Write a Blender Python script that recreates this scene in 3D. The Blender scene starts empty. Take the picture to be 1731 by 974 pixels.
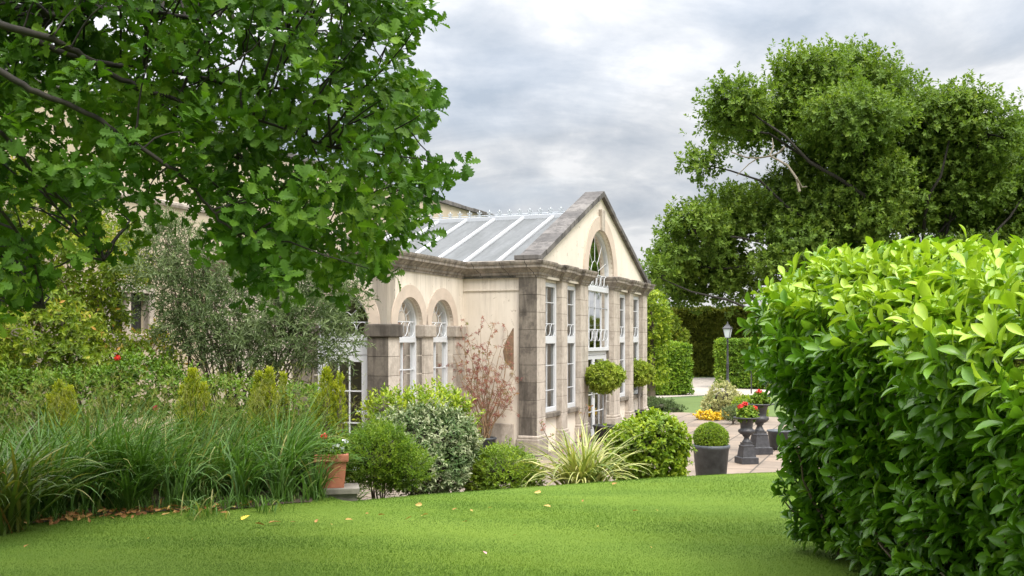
import bpy, bmesh, math, random
import numpy as np
from mathutils import Vector
R = math.radians
rng = np.random.default_rng(7)
random.seed(7)
SC = bpy.context.scene
COL = SC.collection

# ------------------------------------------------------------------ camera
EYE, FPX, CX, HY = 2.4, 1683.0, 865.5, 573.0
cam = bpy.data.cameras.new('camera'); camo = bpy.data.objects.new('camera', cam); COL.objects.link(camo)
cam.sensor_width = 36; cam.lens = 35.0; cam.shift_y = (HY - 487) / 1731.0
cam.clip_start = 0.05; cam.clip_end = 3000
camo.location = (0, 0, EYE); camo.rotation_euler = (R(90), 0, 0)
SC.camera = camo

def P(x, y, d):
    return np.array([(x - CX) / FPX * d, d, EYE - (y - HY) / FPX * d])

# ------------------------------------------------------------------ light
SUN_EL, SUN_AZ = R(54), R(152)         # azimuth clockwise from +Y (camera forward)
SUN_STR, SUN_ANG = 1.3, R(20)
WORLD_STR = 0.1
EXPOSURE = 1.55
sun = bpy.data.lights.new('sun', 'SUN'); suno = bpy.data.objects.new('sun', sun); COL.objects.link(suno)
sun.energy = SUN_STR; sun.angle = SUN_ANG; sun.color = (1.0, 0.95, 0.87)
sd = Vector((math.sin(SUN_AZ) * math.cos(SUN_EL), math.cos(SUN_AZ) * math.cos(SUN_EL), math.sin(SUN_EL)))
suno.rotation_euler = sd.to_track_quat('Z', 'Y').to_euler(); suno.location = (20, -10, 40)

SC.view_settings.view_transform = 'Standard'; SC.view_settings.look = 'None'
SC.view_settings.gamma = 1; SC.view_settings.exposure = EXPOSURE
SC.view_settings.use_curve_mapping = False
SC.render.engine = 'CYCLES'
cy = SC.cycles
cy.use_denoising = True
cy.max_bounces = 7; cy.diffuse_bounces = 3; cy.glossy_bounces = 3; cy.transmission_bounces = 4; cy.transparent_max_bounces = 8
cy.sample_clamp_indirect = 6
cy.use_adaptive_sampling = True; cy.adaptive_threshold = 0.015

W = bpy.data.worlds.new("World"); SC.world = W; W.use_nodes = True
def build_world():
    nt = W.node_tree; nt.nodes.clear(); N = nt.nodes.new; L = nt.links.new
    out = N('ShaderNodeOutputWorld'); bg = N('ShaderNodeBackground'); bg.inputs[1].default_value = WORLD_STR
    L(bg.outputs[0], out.inputs[0])
    sky = N('ShaderNodeTexSky'); sky.sky_type = 'NISHITA'; sky.sun_disc = False
    sky.sun_elevation = SUN_EL; sky.sun_rotation = SUN_AZ; sky.dust_density = 2.0
    tc = N('ShaderNodeTexCoord'); sp = N('ShaderNodeSeparateXYZ'); L(tc.outputs['Generated'], sp.inputs[0])
    def M(op, a, b=None, c=None, clamp=False):
        m = N('ShaderNodeMath'); m.operation = op; m.use_clamp = clamp
        for i, v in enumerate((a, b, c)):
            if v is None: continue
            if isinstance(v, (int, float)): m.inputs[i].default_value = v
            else: L(v, m.inputs[i])
        return m.outputs[0]
    zc = M('MAXIMUM', sp.outputs[2], 0.0)
    den = M('ADD', zc, 0.20)
    px = M('DIVIDE', sp.outputs[0], den); py = M('DIVIDE', sp.outputs[1], den)
    cb = N('ShaderNodeCombineXYZ'); L(px, cb.inputs[0]); L(py, cb.inputs[1])
    def noise(scale, det, rough, dist, off, squash=1.0):
        mp = N('ShaderNodeMapping'); mp.inputs['Location'].default_value = off
        mp.inputs['Scale'].default_value = (1.0, squash, 1.0)
        L(cb.outputs[0], mp.inputs[0])
        n = N('ShaderNodeTexNoise'); n.inputs['Scale'].default_value = scale; n.inputs['Detail'].default_value = det
        n.inputs['Roughness'].default_value = rough; n.inputs['Distortion'].default_value = dist
        L(mp.outputs[0], n.inputs['Vector']); return n.outputs[0]
    def ramp(f, stops):
        r = N('ShaderNodeValToRGB'); e = r.color_ramp.elements
        while len(e) < len(stops): e.new(0.5)
        for q, (p, c) in zip(e, stops): q.position = p; q.color = (*c, 1)
        L(f, r.inputs[0]); return r.outputs[0]
    big = noise(0.85, 8, 0.60, 0.45, (3.1, 1.7, 0), 1.0)
    fine = noise(3.6, 6, 0.58, 0.5, (7.7, 0.2, 2), 1.0)
    mixf = M('ADD', M('MULTIPLY', big, 0.72), M('MULTIPLY', fine, 0.28))
    cl = ramp(mixf, [(0.36, (2.9, 3.2, 3.6)), (0.44, (3.85, 4.05, 4.35)), (0.495, (4.75, 4.85, 5.0)), (0.535, (5.7, 5.7, 5.75)), (0.64, (6.4, 6.35, 6.3))])
    nz = nt.nodes.new('ShaderNodeTexNoise'); nz.inputs['Scale'].default_value = 9.0; nz.inputs['Detail'].default_value = 7; nz.inputs['Roughness'].default_value = .6
    L(tc.outputs['Generated'], nz.inputs['Vector'])
    def patch(x, y, rad, stretch, amp):
        v = Vector(P(x, y, 1.0) - np.array([0, 0, EYE])).normalized()
        dx = M('DIVIDE', M('SUBTRACT', sp.outputs[0], v.x), rad * stretch); dz = M('DIVIDE', M('SUBTRACT', sp.outputs[2], v.z), rad)
        rr = M('SQRT', M('ADD', M('MULTIPLY', dx, dx), M('MULTIPLY', dz, dz)))
        f = M('SUBTRACT', M('ADD', M('MULTIPLY', nz.outputs[0], 2.2), -.1), rr, clamp=True)
        f = M('MULTIPLY', f, M('GREATER_THAN', sp.outputs[1], 0.0))
        return M('MULTIPLY', f, amp)
    tot = mixf
    for q in ((830, 235, .055, 2.0, .075), (1080, 120, .05, 3.0, .06), (1010, 290, .03, 2.5, .05), (700, 150, .05, 1.2, .06), (1330, 40, .035, 5.0, -.07), (900, 295, .012, 1.8, -.05), (1075, 345, .02, 1.6, -.07), (760, 40, .02, 4.0, -.05), (1660, 120, .04, 2.0, -.04)):
        tot = M('ADD', tot, patch(*q))
    cl.node.id_data.links.new(tot, cl.node.inputs[0])
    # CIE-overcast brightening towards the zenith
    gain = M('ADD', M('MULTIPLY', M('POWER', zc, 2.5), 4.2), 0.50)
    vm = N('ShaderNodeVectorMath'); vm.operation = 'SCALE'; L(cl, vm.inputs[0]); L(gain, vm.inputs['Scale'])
    cov = noise(0.8, 4, 0.5, 0.2, (1.3, 5.0, 4), 1.0)
    covr = ramp(cov, [(0.30, (0.80,) * 3), (0.5, (0.97,) * 3)])
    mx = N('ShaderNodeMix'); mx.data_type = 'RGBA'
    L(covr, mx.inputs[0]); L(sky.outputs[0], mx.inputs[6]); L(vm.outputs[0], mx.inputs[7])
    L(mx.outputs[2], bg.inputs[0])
build_world()
W.cycles.sampling_method = 'MANUAL'; W.cycles.sample_map_resolution = 512

# ------------------------------------------------------------------ helpers
def G(x, y, z=0.0):
    d = (EYE - z) * FPX / (y - HY)
    return np.array([(x - CX) / FPX * d, d, z])
def tag(o, label=None, cat=None, group=None, kind=None):
    if label: o['label'] = label
    if cat: o['category'] = cat
    if group: o['group'] = group
    if kind: o['kind'] = kind
    return o
def empty(name, loc=(0, 0, 0), rz=0, label=None, cat=None, group=None):
    o = bpy.data.objects.new(name, None); COL.objects.link(o); o.location = loc; o.rotation_euler = (0, 0, rz)
    o.empty_display_size = 0.2
    return tag(o, label, cat, group)
def copy_tree(o, parent=None):
    c = o.copy(); COL.objects.link(c)
    if parent: c.parent = parent
    for ch in list(o.children): copy_tree(ch, c)
    return c
def np_mesh(name, V, F, mat, parent=None, tint=None, smooth=False):
    V = np.asarray(V, dtype=np.float32).reshape(-1, 3)
    Fs = F if isinstance(F, list) else [F]
    Fs = [np.asarray(f, dtype=np.int32) for f in Fs if len(f)]
    me = bpy.data.meshes.new(name)
    loops = np.concatenate([f.ravel() for f in Fs])
    tot = np.concatenate([np.full(len(f), f.shape[1], np.int32) for f in Fs])
    st = np.concatenate([[0], np.cumsum(tot)[:-1]]).astype(np.int32)
    me.vertices.add(len(V)); me.vertices.foreach_set('co', V.ravel())
    me.loops.add(len(loops)); me.loops.foreach_set('vertex_index', loops)
    me.polygons.add(len(tot)); me.polygons.foreach_set('loop_start', st); me.polygons.foreach_set('loop_total', tot)
    me.polygons.foreach_set('use_smooth', np.full(len(tot), bool(smooth)))
    if tint is not None:
        a = me.attributes.new('tint', 'FLOAT', 'POINT'); a.data.foreach_set('value', np.asarray(tint, np.float32))
    me.update(calc_edges=True)
    if mat: me.materials.append(mat)
    o = bpy.data.objects.new(name, me); COL.objects.link(o)
    if parent: o.parent = parent
    return o

class MB:
    """collects boxes, prisms, tubes, lathes into one mesh"""
    def __init__(s): s.v = []; s.f4 = []; s.f3 = []; s.t = []; s.n = 0
    def add(s, V, F, tint=0.5):
        V = np.asarray(V, float).reshape(-1, 3); F = np.asarray(F, int)
        s.v.append(V); (s.f4 if F.shape[1] == 4 else s.f3).append(F + s.n)
        s.t.append(np.full(len(V), tint) if np.isscalar(tint) else np.asarray(tint, float)); s.n += len(V); return s
    def box(s, x0, x1, y0, y1, z0, z1, tint=0.5, m=None, bev=0.0):
        if bev > 0 and min(x1 - x0, y1 - y0, z1 - z0) > 2.5 * bev:
            b = bev; V = []; ring = []
            def oct_(x0, x1, y0, y1, z):
                return [(x0 + b, y0, z), (x1 - b, y0, z), (x1, y0 + b, z), (x1, y1 - b, z), (x1 - b, y1, z), (x0 + b, y1, z), (x0, y1 - b, z), (x0, y0 + b, z)]
            rows = [oct_(x0 + b * .6, x1 - b * .6, y0 + b * .6, y1 - b * .6, z0), oct_(x0, x1, y0, y1, z0 + b), oct_(x0, x1, y0, y1, z1 - b), oct_(x0 + b * .6, x1 - b * .6, y0 + b * .6, y1 - b * .6, z1)]
            V = [p for r in rows for p in r]; F = []
            for k in range(3):
                for i in range(8): j = (i + 1) % 8; F.append((k * 8 + i, k * 8 + j, k * 8 + 8 + j, k * 8 + 8 + i))
            for o, fl in ((0, 1), (24, 0)):
                for q in ((0, 1, 2, 3), (0, 3, 4, 7), (4, 5, 6, 7)):
                    q = [o + a for a in q]; F.append(q[::-1] if fl else q)
            V = np.array(V, float)
        else:
            V = np.array([(x0, y0, z0), (x1, y0, z0), (x1, y1, z0), (x0, y1, z0), (x0, y0, z1), (x1, y0, z1), (x1, y1, z1), (x0, y1, z1)], float)
            F = [(0, 3, 2, 1), (4, 5, 6, 7), (0, 1, 5, 4), (1, 2, 6, 5), (2, 3, 7, 6), (3, 0, 4, 7)]
        if m: V = np.array([m(*p) for p in V])
        return s.add(V, F, tint)
    def tube(s, pts, r, n=6, tint=0.5, cap=True):
        pts = np.asarray(pts, float); k = len(pts); r = np.full(k, r) if np.isscalar(r) else np.asarray(r, float)
        T = np.gradient(pts, axis=0); T /= np.linalg.norm(T, axis=1)[:, None] + 1e-9
        up = np.array([0, 0, 1.0]) if abs(T[0][2]) < .9 else np.array([1.0, 0, 0])
        A = np.cross(T, up); A /= np.linalg.norm(A, axis=1)[:, None] + 1e-9; B = np.cross(T, A)
        th = np.arange(n) * 2 * math.pi / n
        V = pts[:, None] + r[:, None, None] * (np.cos(th)[None, :, None] * A[:, None] + np.sin(th)[None, :, None] * B[:, None])
        i = np.arange(k - 1)[:, None] * n; j = np.arange(n)[None]; j2 = (j + 1) % n
        F = np.stack([i + j, i + j2, i + n + j2, i + n + j], -1).reshape(-1, 4)
        s.add(V.reshape(-1, 3), F, tint)
        if cap:
            for e in (0, k - 1):
                c = s.n; s.add(np.vstack([V[e], pts[e][None]]), [(q, (q + 1) % n, n) for q in range(n)], tint)
        return s
    def lathe(s, prof, n=24, c=(0, 0, 0), rot=0.0, tint=0.5, mod=None):
        th = np.arange(n) * 2 * math.pi / n + rot; V = []
        for (r, z) in prof:
            rr = np.full(n, r) if mod is None else r * mod(th, z)
            V.append(np.stack([c[0] + rr * np.cos(th), c[1] + rr * np.sin(th), np.full(n, c[2] + z)], -1))
        k = len(prof); i = np.arange(k - 1)[:, None] * n; j = np.arange(n)[None]; j2 = (j + 1) % n
        F = np.stack([i + j, i + j2, i + n + j2, i + n + j], -1).reshape(-1, 4)
        return s.add(np.concatenate(V), F, tint)
    def sweep(s, path, prof, tint=0.5, m=None, close_ends=True):
        """moulding: path of (x, y), prof of (offset to the right of travel, z)"""
        path = np.asarray(path, float); k = len(path)
        d = np.diff(path, axis=0); d /= np.linalg.norm(d, axis=1)[:, None]
        nr = np.stack([d[:, 1], -d[:, 0]], -1); off = []
        for i in range(k):
            a = nr[max(i - 1, 0)]; b = nr[min(i, k - 2)]
            q = a + b; off.append(q / max(np.dot(q, a), .2))
        off = np.array(off); p = len(prof)
        V = np.array([[(*(path[i] + off[i] * o), z) for (o, z) in prof] for i in range(k)]).reshape(-1, 3)
        F = [(i * p + j, i * p + j + 1, (i + 1) * p + j + 1, (i + 1) * p + j) for i in range(k - 1) for j in range(p - 1)]
        s.add(V, F, tint)
        if close_ends:
            for e in (0, k - 1):
                ring = V[e * p:(e + 1) * p]; cc = ring.mean(0)
                s.add(np.vstack([ring, cc]), [(j, (j + 1) % p, p) for j in range(p)], tint)
        return s
    def build(s, name, mat, parent=None, smooth=False):
        F = []
        if s.f4: F.append(np.concatenate(s.f4))
        if s.f3: F.append(np.concatenate(s.f3))
        return np_mesh(name, np.concatenate(s.v), F, mat, parent, np.concatenate(s.t), smooth)

# ------------------------------------------------------------------ materials
def new_mat(name):
    m = bpy.data.materials.new(name); m.use_nodes = True; nt = m.node_tree
    b = nt.nodes['Principled BSDF']; return m, nt, b
def nd(nt, t, **kw):
    n = nt.nodes.new(t)
    for k, v in kw.items():
        if k in n.inputs: n.inputs[k].default_value = v
        else: setattr(n, k, v)
    return n
def ramp(nt, fac, stops):
    r = nt.nodes.new('ShaderNodeValToRGB'); e = r.color_ramp.elements
    while len(e) < len(stops): e.new(0.5)
    for q, (p, c) in zip(e, stops): q.position = p; q.color = (*c, 1) if len(c) == 3 else c
    nt.links.new(fac, r.inputs[0]); return r.outputs[0]
def mixc(nt, f, a, b, mode='MIX'):
    n = nt.nodes.new('ShaderNodeMix'); n.data_type = 'RGBA'; n.blend_type = mode
    for i, v in ((0, f), (6, a), (7, b)):
        if hasattr(v, 'links') or hasattr(v, 'is_linked'): nt.links.new(v, n.inputs[i])
        elif i == 0: n.inputs[0].default_value = v
        else: n.inputs[i].default_value = (*v, 1)
    return n.outputs[2]
def noise(nt, scale, det=5, rough=.55, dist=0, vec=None, sc=None):
    n = nd(nt, 'ShaderNodeTexNoise', Scale=scale, Detail=det, Roughness=rough, Distortion=dist)
    if vec is None:
        vec = nt.nodes.new('ShaderNodeTexCoord').outputs['Object']
    if sc:
        mp = nt.nodes.new('ShaderNodeMapping'); mp.inputs['Scale'].default_value = sc
        nt.links.new(vec, mp.inputs[0]); vec = mp.outputs[0]
    nt.links.new(vec, n.inputs['Vector']); return n.outputs[0]
def bump(nt, b, h, s=.3, d=.01):
    n = nd(nt, 'ShaderNodeBump', Strength=s, Distance=d); nt.links.new(h, n.inputs['Height']); nt.links.new(n.outputs[0], b.inputs['Normal'])

def leaf_mat(name, stops, trans=.3, rough=.45, spec=.35, warm=(1.15, 1.2, .55), wf=(1.28, 1.14, .85)):
    m, nt, b = new_mat(name)
    at = nd(nt, 'ShaderNodeAttribute', attribute_name='tint')
    c = ramp(nt, at.outputs['Fac'], [(p_, (q_[0] * wf[0], q_[1] * wf[1], q_[2] * wf[2])) for p_, q_ in stops])
    n = noise(nt, 9.0, 2)
    c = mixc(nt, 0.35, c, ramp(nt, n, [(.3, (.68, .72, .62)), (.7, (1.25, 1.2, 1.1))]), 'MULTIPLY')
    nt.links.new(c, b.inputs['Base Color']); b.inputs['Roughness'].default_value = rough
    b.inputs['Specular IOR Level'].default_value = spec
    tr = nt.nodes.new('ShaderNodeBsdfTranslucent')
    nt.links.new(mixc(nt, 1.0, c, warm, 'MULTIPLY'), tr.inputs[0])
    mx = nt.nodes.new('ShaderNodeMixShader'); mx.inputs[0].default_value = trans
    nt.links.new(b.outputs[0], mx.inputs[1]); nt.links.new(tr.outputs[0], mx.inputs[2])
    nt.links.new(mx.outputs[0], nt.nodes['Material Output'].inputs[0])
    return m
def plain(name, col, rough=.5, metal=0, spec=.5, nscale=None, namp=.25, bmp=0):
    m, nt, b = new_mat(name)
    b.inputs['Roughness'].default_value = rough; b.inputs['Metallic'].default_value = metal; b.inputs['Specular IOR Level'].default_value = spec
    if nscale:
        n = noise(nt, nscale, 6, .6)
        c = ramp(nt, n, [(.3, tuple(x * (1 - namp) for x in col)), (.7, tuple(min(1, x * (1 + namp)) for x in col))])
        nt.links.new(c, b.inputs['Base Color'])
        if bmp: bump(nt, b, n, bmp, .01)
    else: b.inputs['Base Color'].default_value = (*col, 1)
    return m
def nd_map(nt, z):
    m = nd(nt, 'ShaderNodeMapRange'); nt.links.new(z, m.inputs[0]); m.inputs[1].default_value = 0.0; m.inputs[2].default_value = 6.6; return m.outputs[0]
def render_mat(name, col, stain=.5):
    """painted lime render: broad tone changes, thin runs, small chips"""
    m, nt, b = new_mat(name)
    n1 = noise(nt, .8, 6, .6); n2 = noise(nt, 2.2, 6, .65, 0, None, (2.2, 2.2, .4)); n3 = noise(nt, 6.5, 8, .72, .6)
    c = ramp(nt, n1, [(.3, tuple(x * .88 for x in col)), (.7, tuple(x * 1.06 for x in col))])
    c = mixc(nt, ramp(nt, n2, [(.52, (0,) * 3), (.72, (stain,) * 3)]), c, tuple(x * y for x, y in zip(col, (.62, .56, .47))))
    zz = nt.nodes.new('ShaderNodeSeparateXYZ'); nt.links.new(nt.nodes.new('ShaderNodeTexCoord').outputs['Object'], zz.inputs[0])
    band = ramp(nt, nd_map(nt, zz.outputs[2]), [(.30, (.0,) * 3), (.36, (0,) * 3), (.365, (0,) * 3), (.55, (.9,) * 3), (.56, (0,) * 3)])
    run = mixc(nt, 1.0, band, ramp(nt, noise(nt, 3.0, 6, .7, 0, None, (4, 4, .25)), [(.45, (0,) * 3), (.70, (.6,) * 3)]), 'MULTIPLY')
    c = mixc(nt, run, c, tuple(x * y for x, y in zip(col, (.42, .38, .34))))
    c = mixc(nt, ramp(nt, n3, [(.625, (0,) * 3), (.645, (.75,) * 3)]), c, (.25, .19, .13))
    nt.links.new(c, b.inputs['Base Color']); b.inputs['Roughness'].default_value = .85; b.inputs['Specular IOR Level'].default_value = .2
    bump(nt, b, noise(nt, 30, 5, .6), .12, .01)
    return m
def stone_mat(name, ca, cb, dark, amount=.5, rough=.85, joints=0.0):
    m, nt, b = new_mat(name)
    at = nd(nt, 'ShaderNodeAttribute', attribute_name='tint')
    c = ramp(nt, at.outputs['Fac'], [(0, dark), (.25, tuple((x + y) / 2 for x, y in zip(dark, ca))), (.5, ca), (1, cb)])
    n1 = noise(nt, 2.6, 8, .72, .4); n2 = noise(nt, 16, 6, .7); n3 = noise(nt, 2.0, 7, .68, .3, None, (3.0, 3.0, .5))
    c = mixc(nt, .6, c, ramp(nt, n2, [(.25, (.62,) * 3), (.75, (1.25,) * 3)]), 'MULTIPLY')
    c = mixc(nt, ramp(nt, n1, [(.47, (0,) * 3), (.60, (amount,) * 3)]), c, dark)
    c = mixc(nt, ramp(nt, n3, [(.48, (0,) * 3), (.62, (amount,) * 3)]), c, tuple(x * .8 for x in dark))
    if joints:
        sp = nt.nodes.new('ShaderNodeSeparateXYZ'); nt.links.new(nt.nodes.new('ShaderNodeTexCoord').outputs['Object'], sp.inputs[0])
        a = nd(nt, 'ShaderNodeMath', operation='ADD'); nt.links.new(sp.outputs[0], a.inputs[0]); nt.links.new(sp.outputs[1], a.inputs[1])
        w = nd(nt, 'ShaderNodeMath', operation='PINGPONG'); nt.links.new(a.outputs[0], w.inputs[0]); w.inputs[1].default_value = joints
        l = nd(nt, 'ShaderNodeMath', operation='LESS_THAN'); nt.links.new(w.outputs[0], l.inputs[0]); l.inputs[1].default_value = .007
        c = mixc(nt, l.outputs[0], c, (.035, .03, .026))
    nt.links.new(c, b.inputs['Base Color']); b.inputs['Roughness'].default_value = rough; b.inputs['Specular IOR Level'].default_value = .2
    bump(nt, b, n2, .2, .006)
    return m
def glass_mat(name, tintc=(.75, .8, .78), refl=.17):
    m, nt, b = new_mat(name); nt.nodes.remove(b)
    t = nt.nodes.new('ShaderNodeBsdfTransparent'); t.inputs[0].default_value = (*tintc, 1)
    g = nt.nodes.new('ShaderNodeBsdfGlossy'); g.inputs['Roughness'].default_value = .03
    fr = nd(nt, 'ShaderNodeLayerWeight', Blend=.35)
    ma = nd(nt, 'ShaderNodeMath', operation='MULTIPLY_ADD'); nt.links.new(fr.outputs['Fresnel'], ma.inputs[0]); ma.inputs[1].default_value = .8; ma.inputs[2].default_value = refl
    ma.use_clamp = True
    mx = nt.nodes.new('ShaderNodeMixShader'); nt.links.new(ma.outputs[0], mx.inputs[0])
    nt.links.new(t.outputs[0], mx.inputs[1]); nt.links.new(g.outputs[0], mx.inputs[2])
    nt.links.new(mx.outputs[0], nt.nodes['Material Output'].inputs[0])
    return m

M_render = render_mat('cream_render', (.67, .60, .51), .26)
M_render_tall = render_mat('yellow_cream_render', (.47, .40, .29), .4)
M_stone = stone_mat('sandstone', (.47, .41, .345), (.56, .495, .425), (.16, .135, .11), .34)
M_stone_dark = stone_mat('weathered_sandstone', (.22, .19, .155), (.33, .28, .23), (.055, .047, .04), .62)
M_cornice = stone_mat('cornice_stone', (.30, .26, .22), (.43, .38, .325), (.065, .056, .048), .55, .85, .31)
M_coping = stone_mat('coping_stone', (.155, .142, .133), (.21, .193, .176), (.06, .056, .054), .6)
M_white = plain('white_paint', (.56, .57, .585), .35, nscale=3, namp=.04)
M_glass = glass_mat('window_glass')
M_dark = plain('room_interior', (.30, .23, .17), .9)
M_curtain = plain('linen_curtain', (.45, .37, .29), .9, nscale=3, namp=.2)
M_bark = plain('oak_bark', (.019, .016, .011), .9, nscale=14, namp=.5, bmp=.6)
M_bark_pale = plain('pale_bark', (.20, .17, .13), .9, nscale=10, namp=.35, bmp=.5)
M_twig = plain('twig_bark', (.10, .075, .05), .85, nscale=12, namp=.4)
M_greytrunk = plain('grey_bark', (.27, .24, .21), .9, nscale=15, namp=.3)
M_iron = plain('painted_cast_iron', (.035, .034, .038), .5, 0, .5, nscale=16, namp=.45, bmp=.2)
M_lead = plain('dark_lead_pot', (.060, .068, .078), .5, 0, .5, nscale=7, namp=.5, bmp=.15)
M_terra = plain('terracotta', (.34, .125, .072), .8, nscale=6, namp=.25, bmp=.15)
M_flag = plain('old_stone_slab', (.17, .155, .13), .9, nscale=7, namp=.35, bmp=.5)
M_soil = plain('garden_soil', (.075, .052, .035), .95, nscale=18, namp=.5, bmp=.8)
M_wood = plain('chair_wood', (.42, .24, .10), .4)
M_steel = plain('brushed_handle', (.6, .6, .6), .3, 1)

# ------------------------------------------------------------------ leaves
def nrm(a): return a / (np.linalg.norm(a, axis=-1, keepdims=True) + 1e-9)
def rdir(n): return nrm(rng.normal(size=(n, 3)))
def tpl_oval(k=4, fold=.12, droop=.18, widest=.5):
    y = np.linspace(0, 1, k + 1); w = np.sin(np.pi * np.clip(y ** (math.log(.5) / math.log(widest)), 0, 1)) ** .8 * .5; w[0] = .03; w[-1] = .01
    z = -droop * y ** 2; V = []
    for a, b, c in zip(y, w, z): V += [(-b, a, c + fold * b * 2), (0, a, c), (b, a, c + fold * b * 2)]
    F = []
    for i in range(k):
        o = i * 3; F += [(o, o + 1, o + 4, o + 3), (o + 1, o + 2, o + 5, o + 4)]
    return np.array(V, float), np.array(F)
def tpl_oak():
    half = [(0, .02), (.10, .05), (.19, .20), (.27, .11), (.37, .35), (.45, .15), (.56, .47), (.65, .24), (.76, .48), (.84, .26), (.92, .28), (1.0, .05)]
    V = []
    for y, w in half: V += [(-w, y, .10 * w * 2 - .16 * y * y), (0, y, -.16 * y * y), (w, y, .10 * w * 2 - .16 * y * y)]
    F = []
    for i in range(len(half) - 1):
        o = i * 3; F += [(o, o + 1, o + 4, o + 3), (o + 1, o + 2, o + 5, o + 4)]
    return np.array(V, float), np.array(F)
TPL_TINY = (np.array([(0, 0, 0), (-.5, .5, .1), (0, 1, -.05), (.5, .5, .1)], float), np.array([(0, 3, 2), (0, 2, 1)]))
TPL_OVAL = tpl_oval(3); TPL_LAUREL = tpl_oval(6, .13, .20, .60); TPL_OAK = tpl_oak(); TPL_LANCE = tpl_oval(3, .1, .28, .42)
def inst(tpl, Pp, T, Nn, L, Wd, tint):
    tv, tf = tpl; n = len(Pp); k = len(tv)
    L = np.broadcast_to(L, (n,)).astype(float); Wd = np.broadcast_to(Wd, (n,)).astype(float)
    T = nrm(T); Z = nrm(Nn - (Nn * T).sum(1, keepdims=True) * T); X = np.cross(T, Z)
    V = Pp[:, None] + (tv[None, :, 0:1] * Wd[:, None, None]) * X[:, None] + (tv[None, :, 1:2] * L[:, None, None]) * T[:, None] + (tv[None, :, 2:3] * L[:, None, None]) * Z[:, None]
    F = tf[None] + (np.arange(n) * k)[:, None, None]
    return V.reshape(-1, 3), F.reshape(-1, tf.shape[1]), np.repeat(np.broadcast_to(tint, (n,)), k)
def shoots(Sp, Sd, n, slen, L, asp, tpl, a0=75, a1=25, up=.5, lvar=.3, tint=None, tvar=.15, tipbias=0.0):
    """n leaves spiralling up every shoot (start Sp, direction Sd)"""
    S = len(Sp); Sd = nrm(Sd)
    slen = np.broadcast_to(slen, (S,)); t = (np.arange(n) + .5) / n
    ref = np.where(np.abs(Sd[:, 2:3]) > .9, np.array([[1., 0, 0]]), np.array([[0, 0, 1.]]))
    U = nrm(np.cross(Sd, ref)); V = np.cross(Sd, U)
    phi = np.arange(n)[None] * 2.39996 + rng.uniform(0, 6.28, (S, 1)) + rng.normal(0, .35, (S, n))
    ang = np.radians(a0 + (a1 - a0) * t)[None] + rng.normal(0, .2, (S, n))
    rad = np.cos(phi)[..., None] * U[:, None] + np.sin(phi)[..., None] * V[:, None]
    T = np.cos(ang)[..., None] * Sd[:, None] + np.sin(ang)[..., None] * rad
    Pp = Sp[:, None] + Sd[:, None] * (slen[:, None] * t[None])[..., None]
    Nn = np.sin(ang)[..., None] * Sd[:, None] - np.cos(ang)[..., None] * rad + np.array([0, 0, up]) + rng.normal(0, .25, (S, n, 3))
    Ls = L * (1 + rng.uniform(-lvar, lvar, (S, n))) * (1.0 - .25 * np.abs(2 * t - 1.0))[None]
    if tint is None: tint = np.full(S, .5)
    tt = np.clip(tint[:, None] + rng.normal(0, tvar, (S, n)) + tipbias * (t - .5)[None], 0, 1)
    return inst(tpl, Pp.reshape(-1, 3), T.reshape(-1, 3), Nn.reshape(-1, 3), Ls.ravel(), (Ls * asp).ravel(), tt.ravel())
def join(parts):
    V = []; F = {}; T = []; n = 0
    for v, f, t in parts:
        V.append(v); F.setdefault(f.shape[1], []).append(f + n); T.append(t); n += len(v)
    return np.concatenate(V), [np.concatenate(x) for x in F.values()], np.concatenate(T)
def lump(p, s=1.0, seed=0.0):
    x, y, z = p[:, 0] * s + seed, p[:, 1] * s + seed * 1.7, p[:, 2] * s - seed
    return (np.sin(x * 2.1 + np.sin(y * 1.7)) + np.sin(y * 2.3 + np.sin(z * 1.9 + 1)) + np.sin(z * 2.7 + np.sin(x * 2.2 + 2))) / 3
def hull(blobs, n, shell=.25, top=0.0, zmin=None, rough=.12, ls=3.0):
    """points and outward directions on the skin of a union of ellipsoids (cx,cy,cz,rx,ry,rz)"""
    B = np.asarray(blobs, float); ar = (B[:, 3] * B[:, 4] * B[:, 5]) ** (2 / 3.); out_p = []; out_d = []; cnt = 0
    while cnt < n:
        i = rng.choice(len(B), n, p=ar / ar.sum()); d = rdir(n); d[:, 2] += top; d = nrm(d)
        rr = 1 - shell * rng.random(n) ** 1.5
        p = B[i, :3] + d * B[i, 3:] * rr[:, None]
        p += d * (lump(p, ls, 1.3) * rough * B[i, 3:].mean(1))[:, None]
        keep = np.ones(n, bool)
        for j in range(len(B)):
            q = ((p - B[j, :3]) / B[j, 3:]); keep &= ~((q * q).sum(1) < .55) | (i == j)
        if zmin is not None: keep &= p[:, 2] > zmin
        g = nrm(d / B[i, 3:] * B[i, 3:].mean(1, keepdims=True))
        out_p.append(p[keep]); out_d.append(g[keep]); cnt += keep.sum()
        if keep.sum() == 0: break
    return np.concatenate(out_p)[:n], np.concatenate(out_d)[:n]
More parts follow.
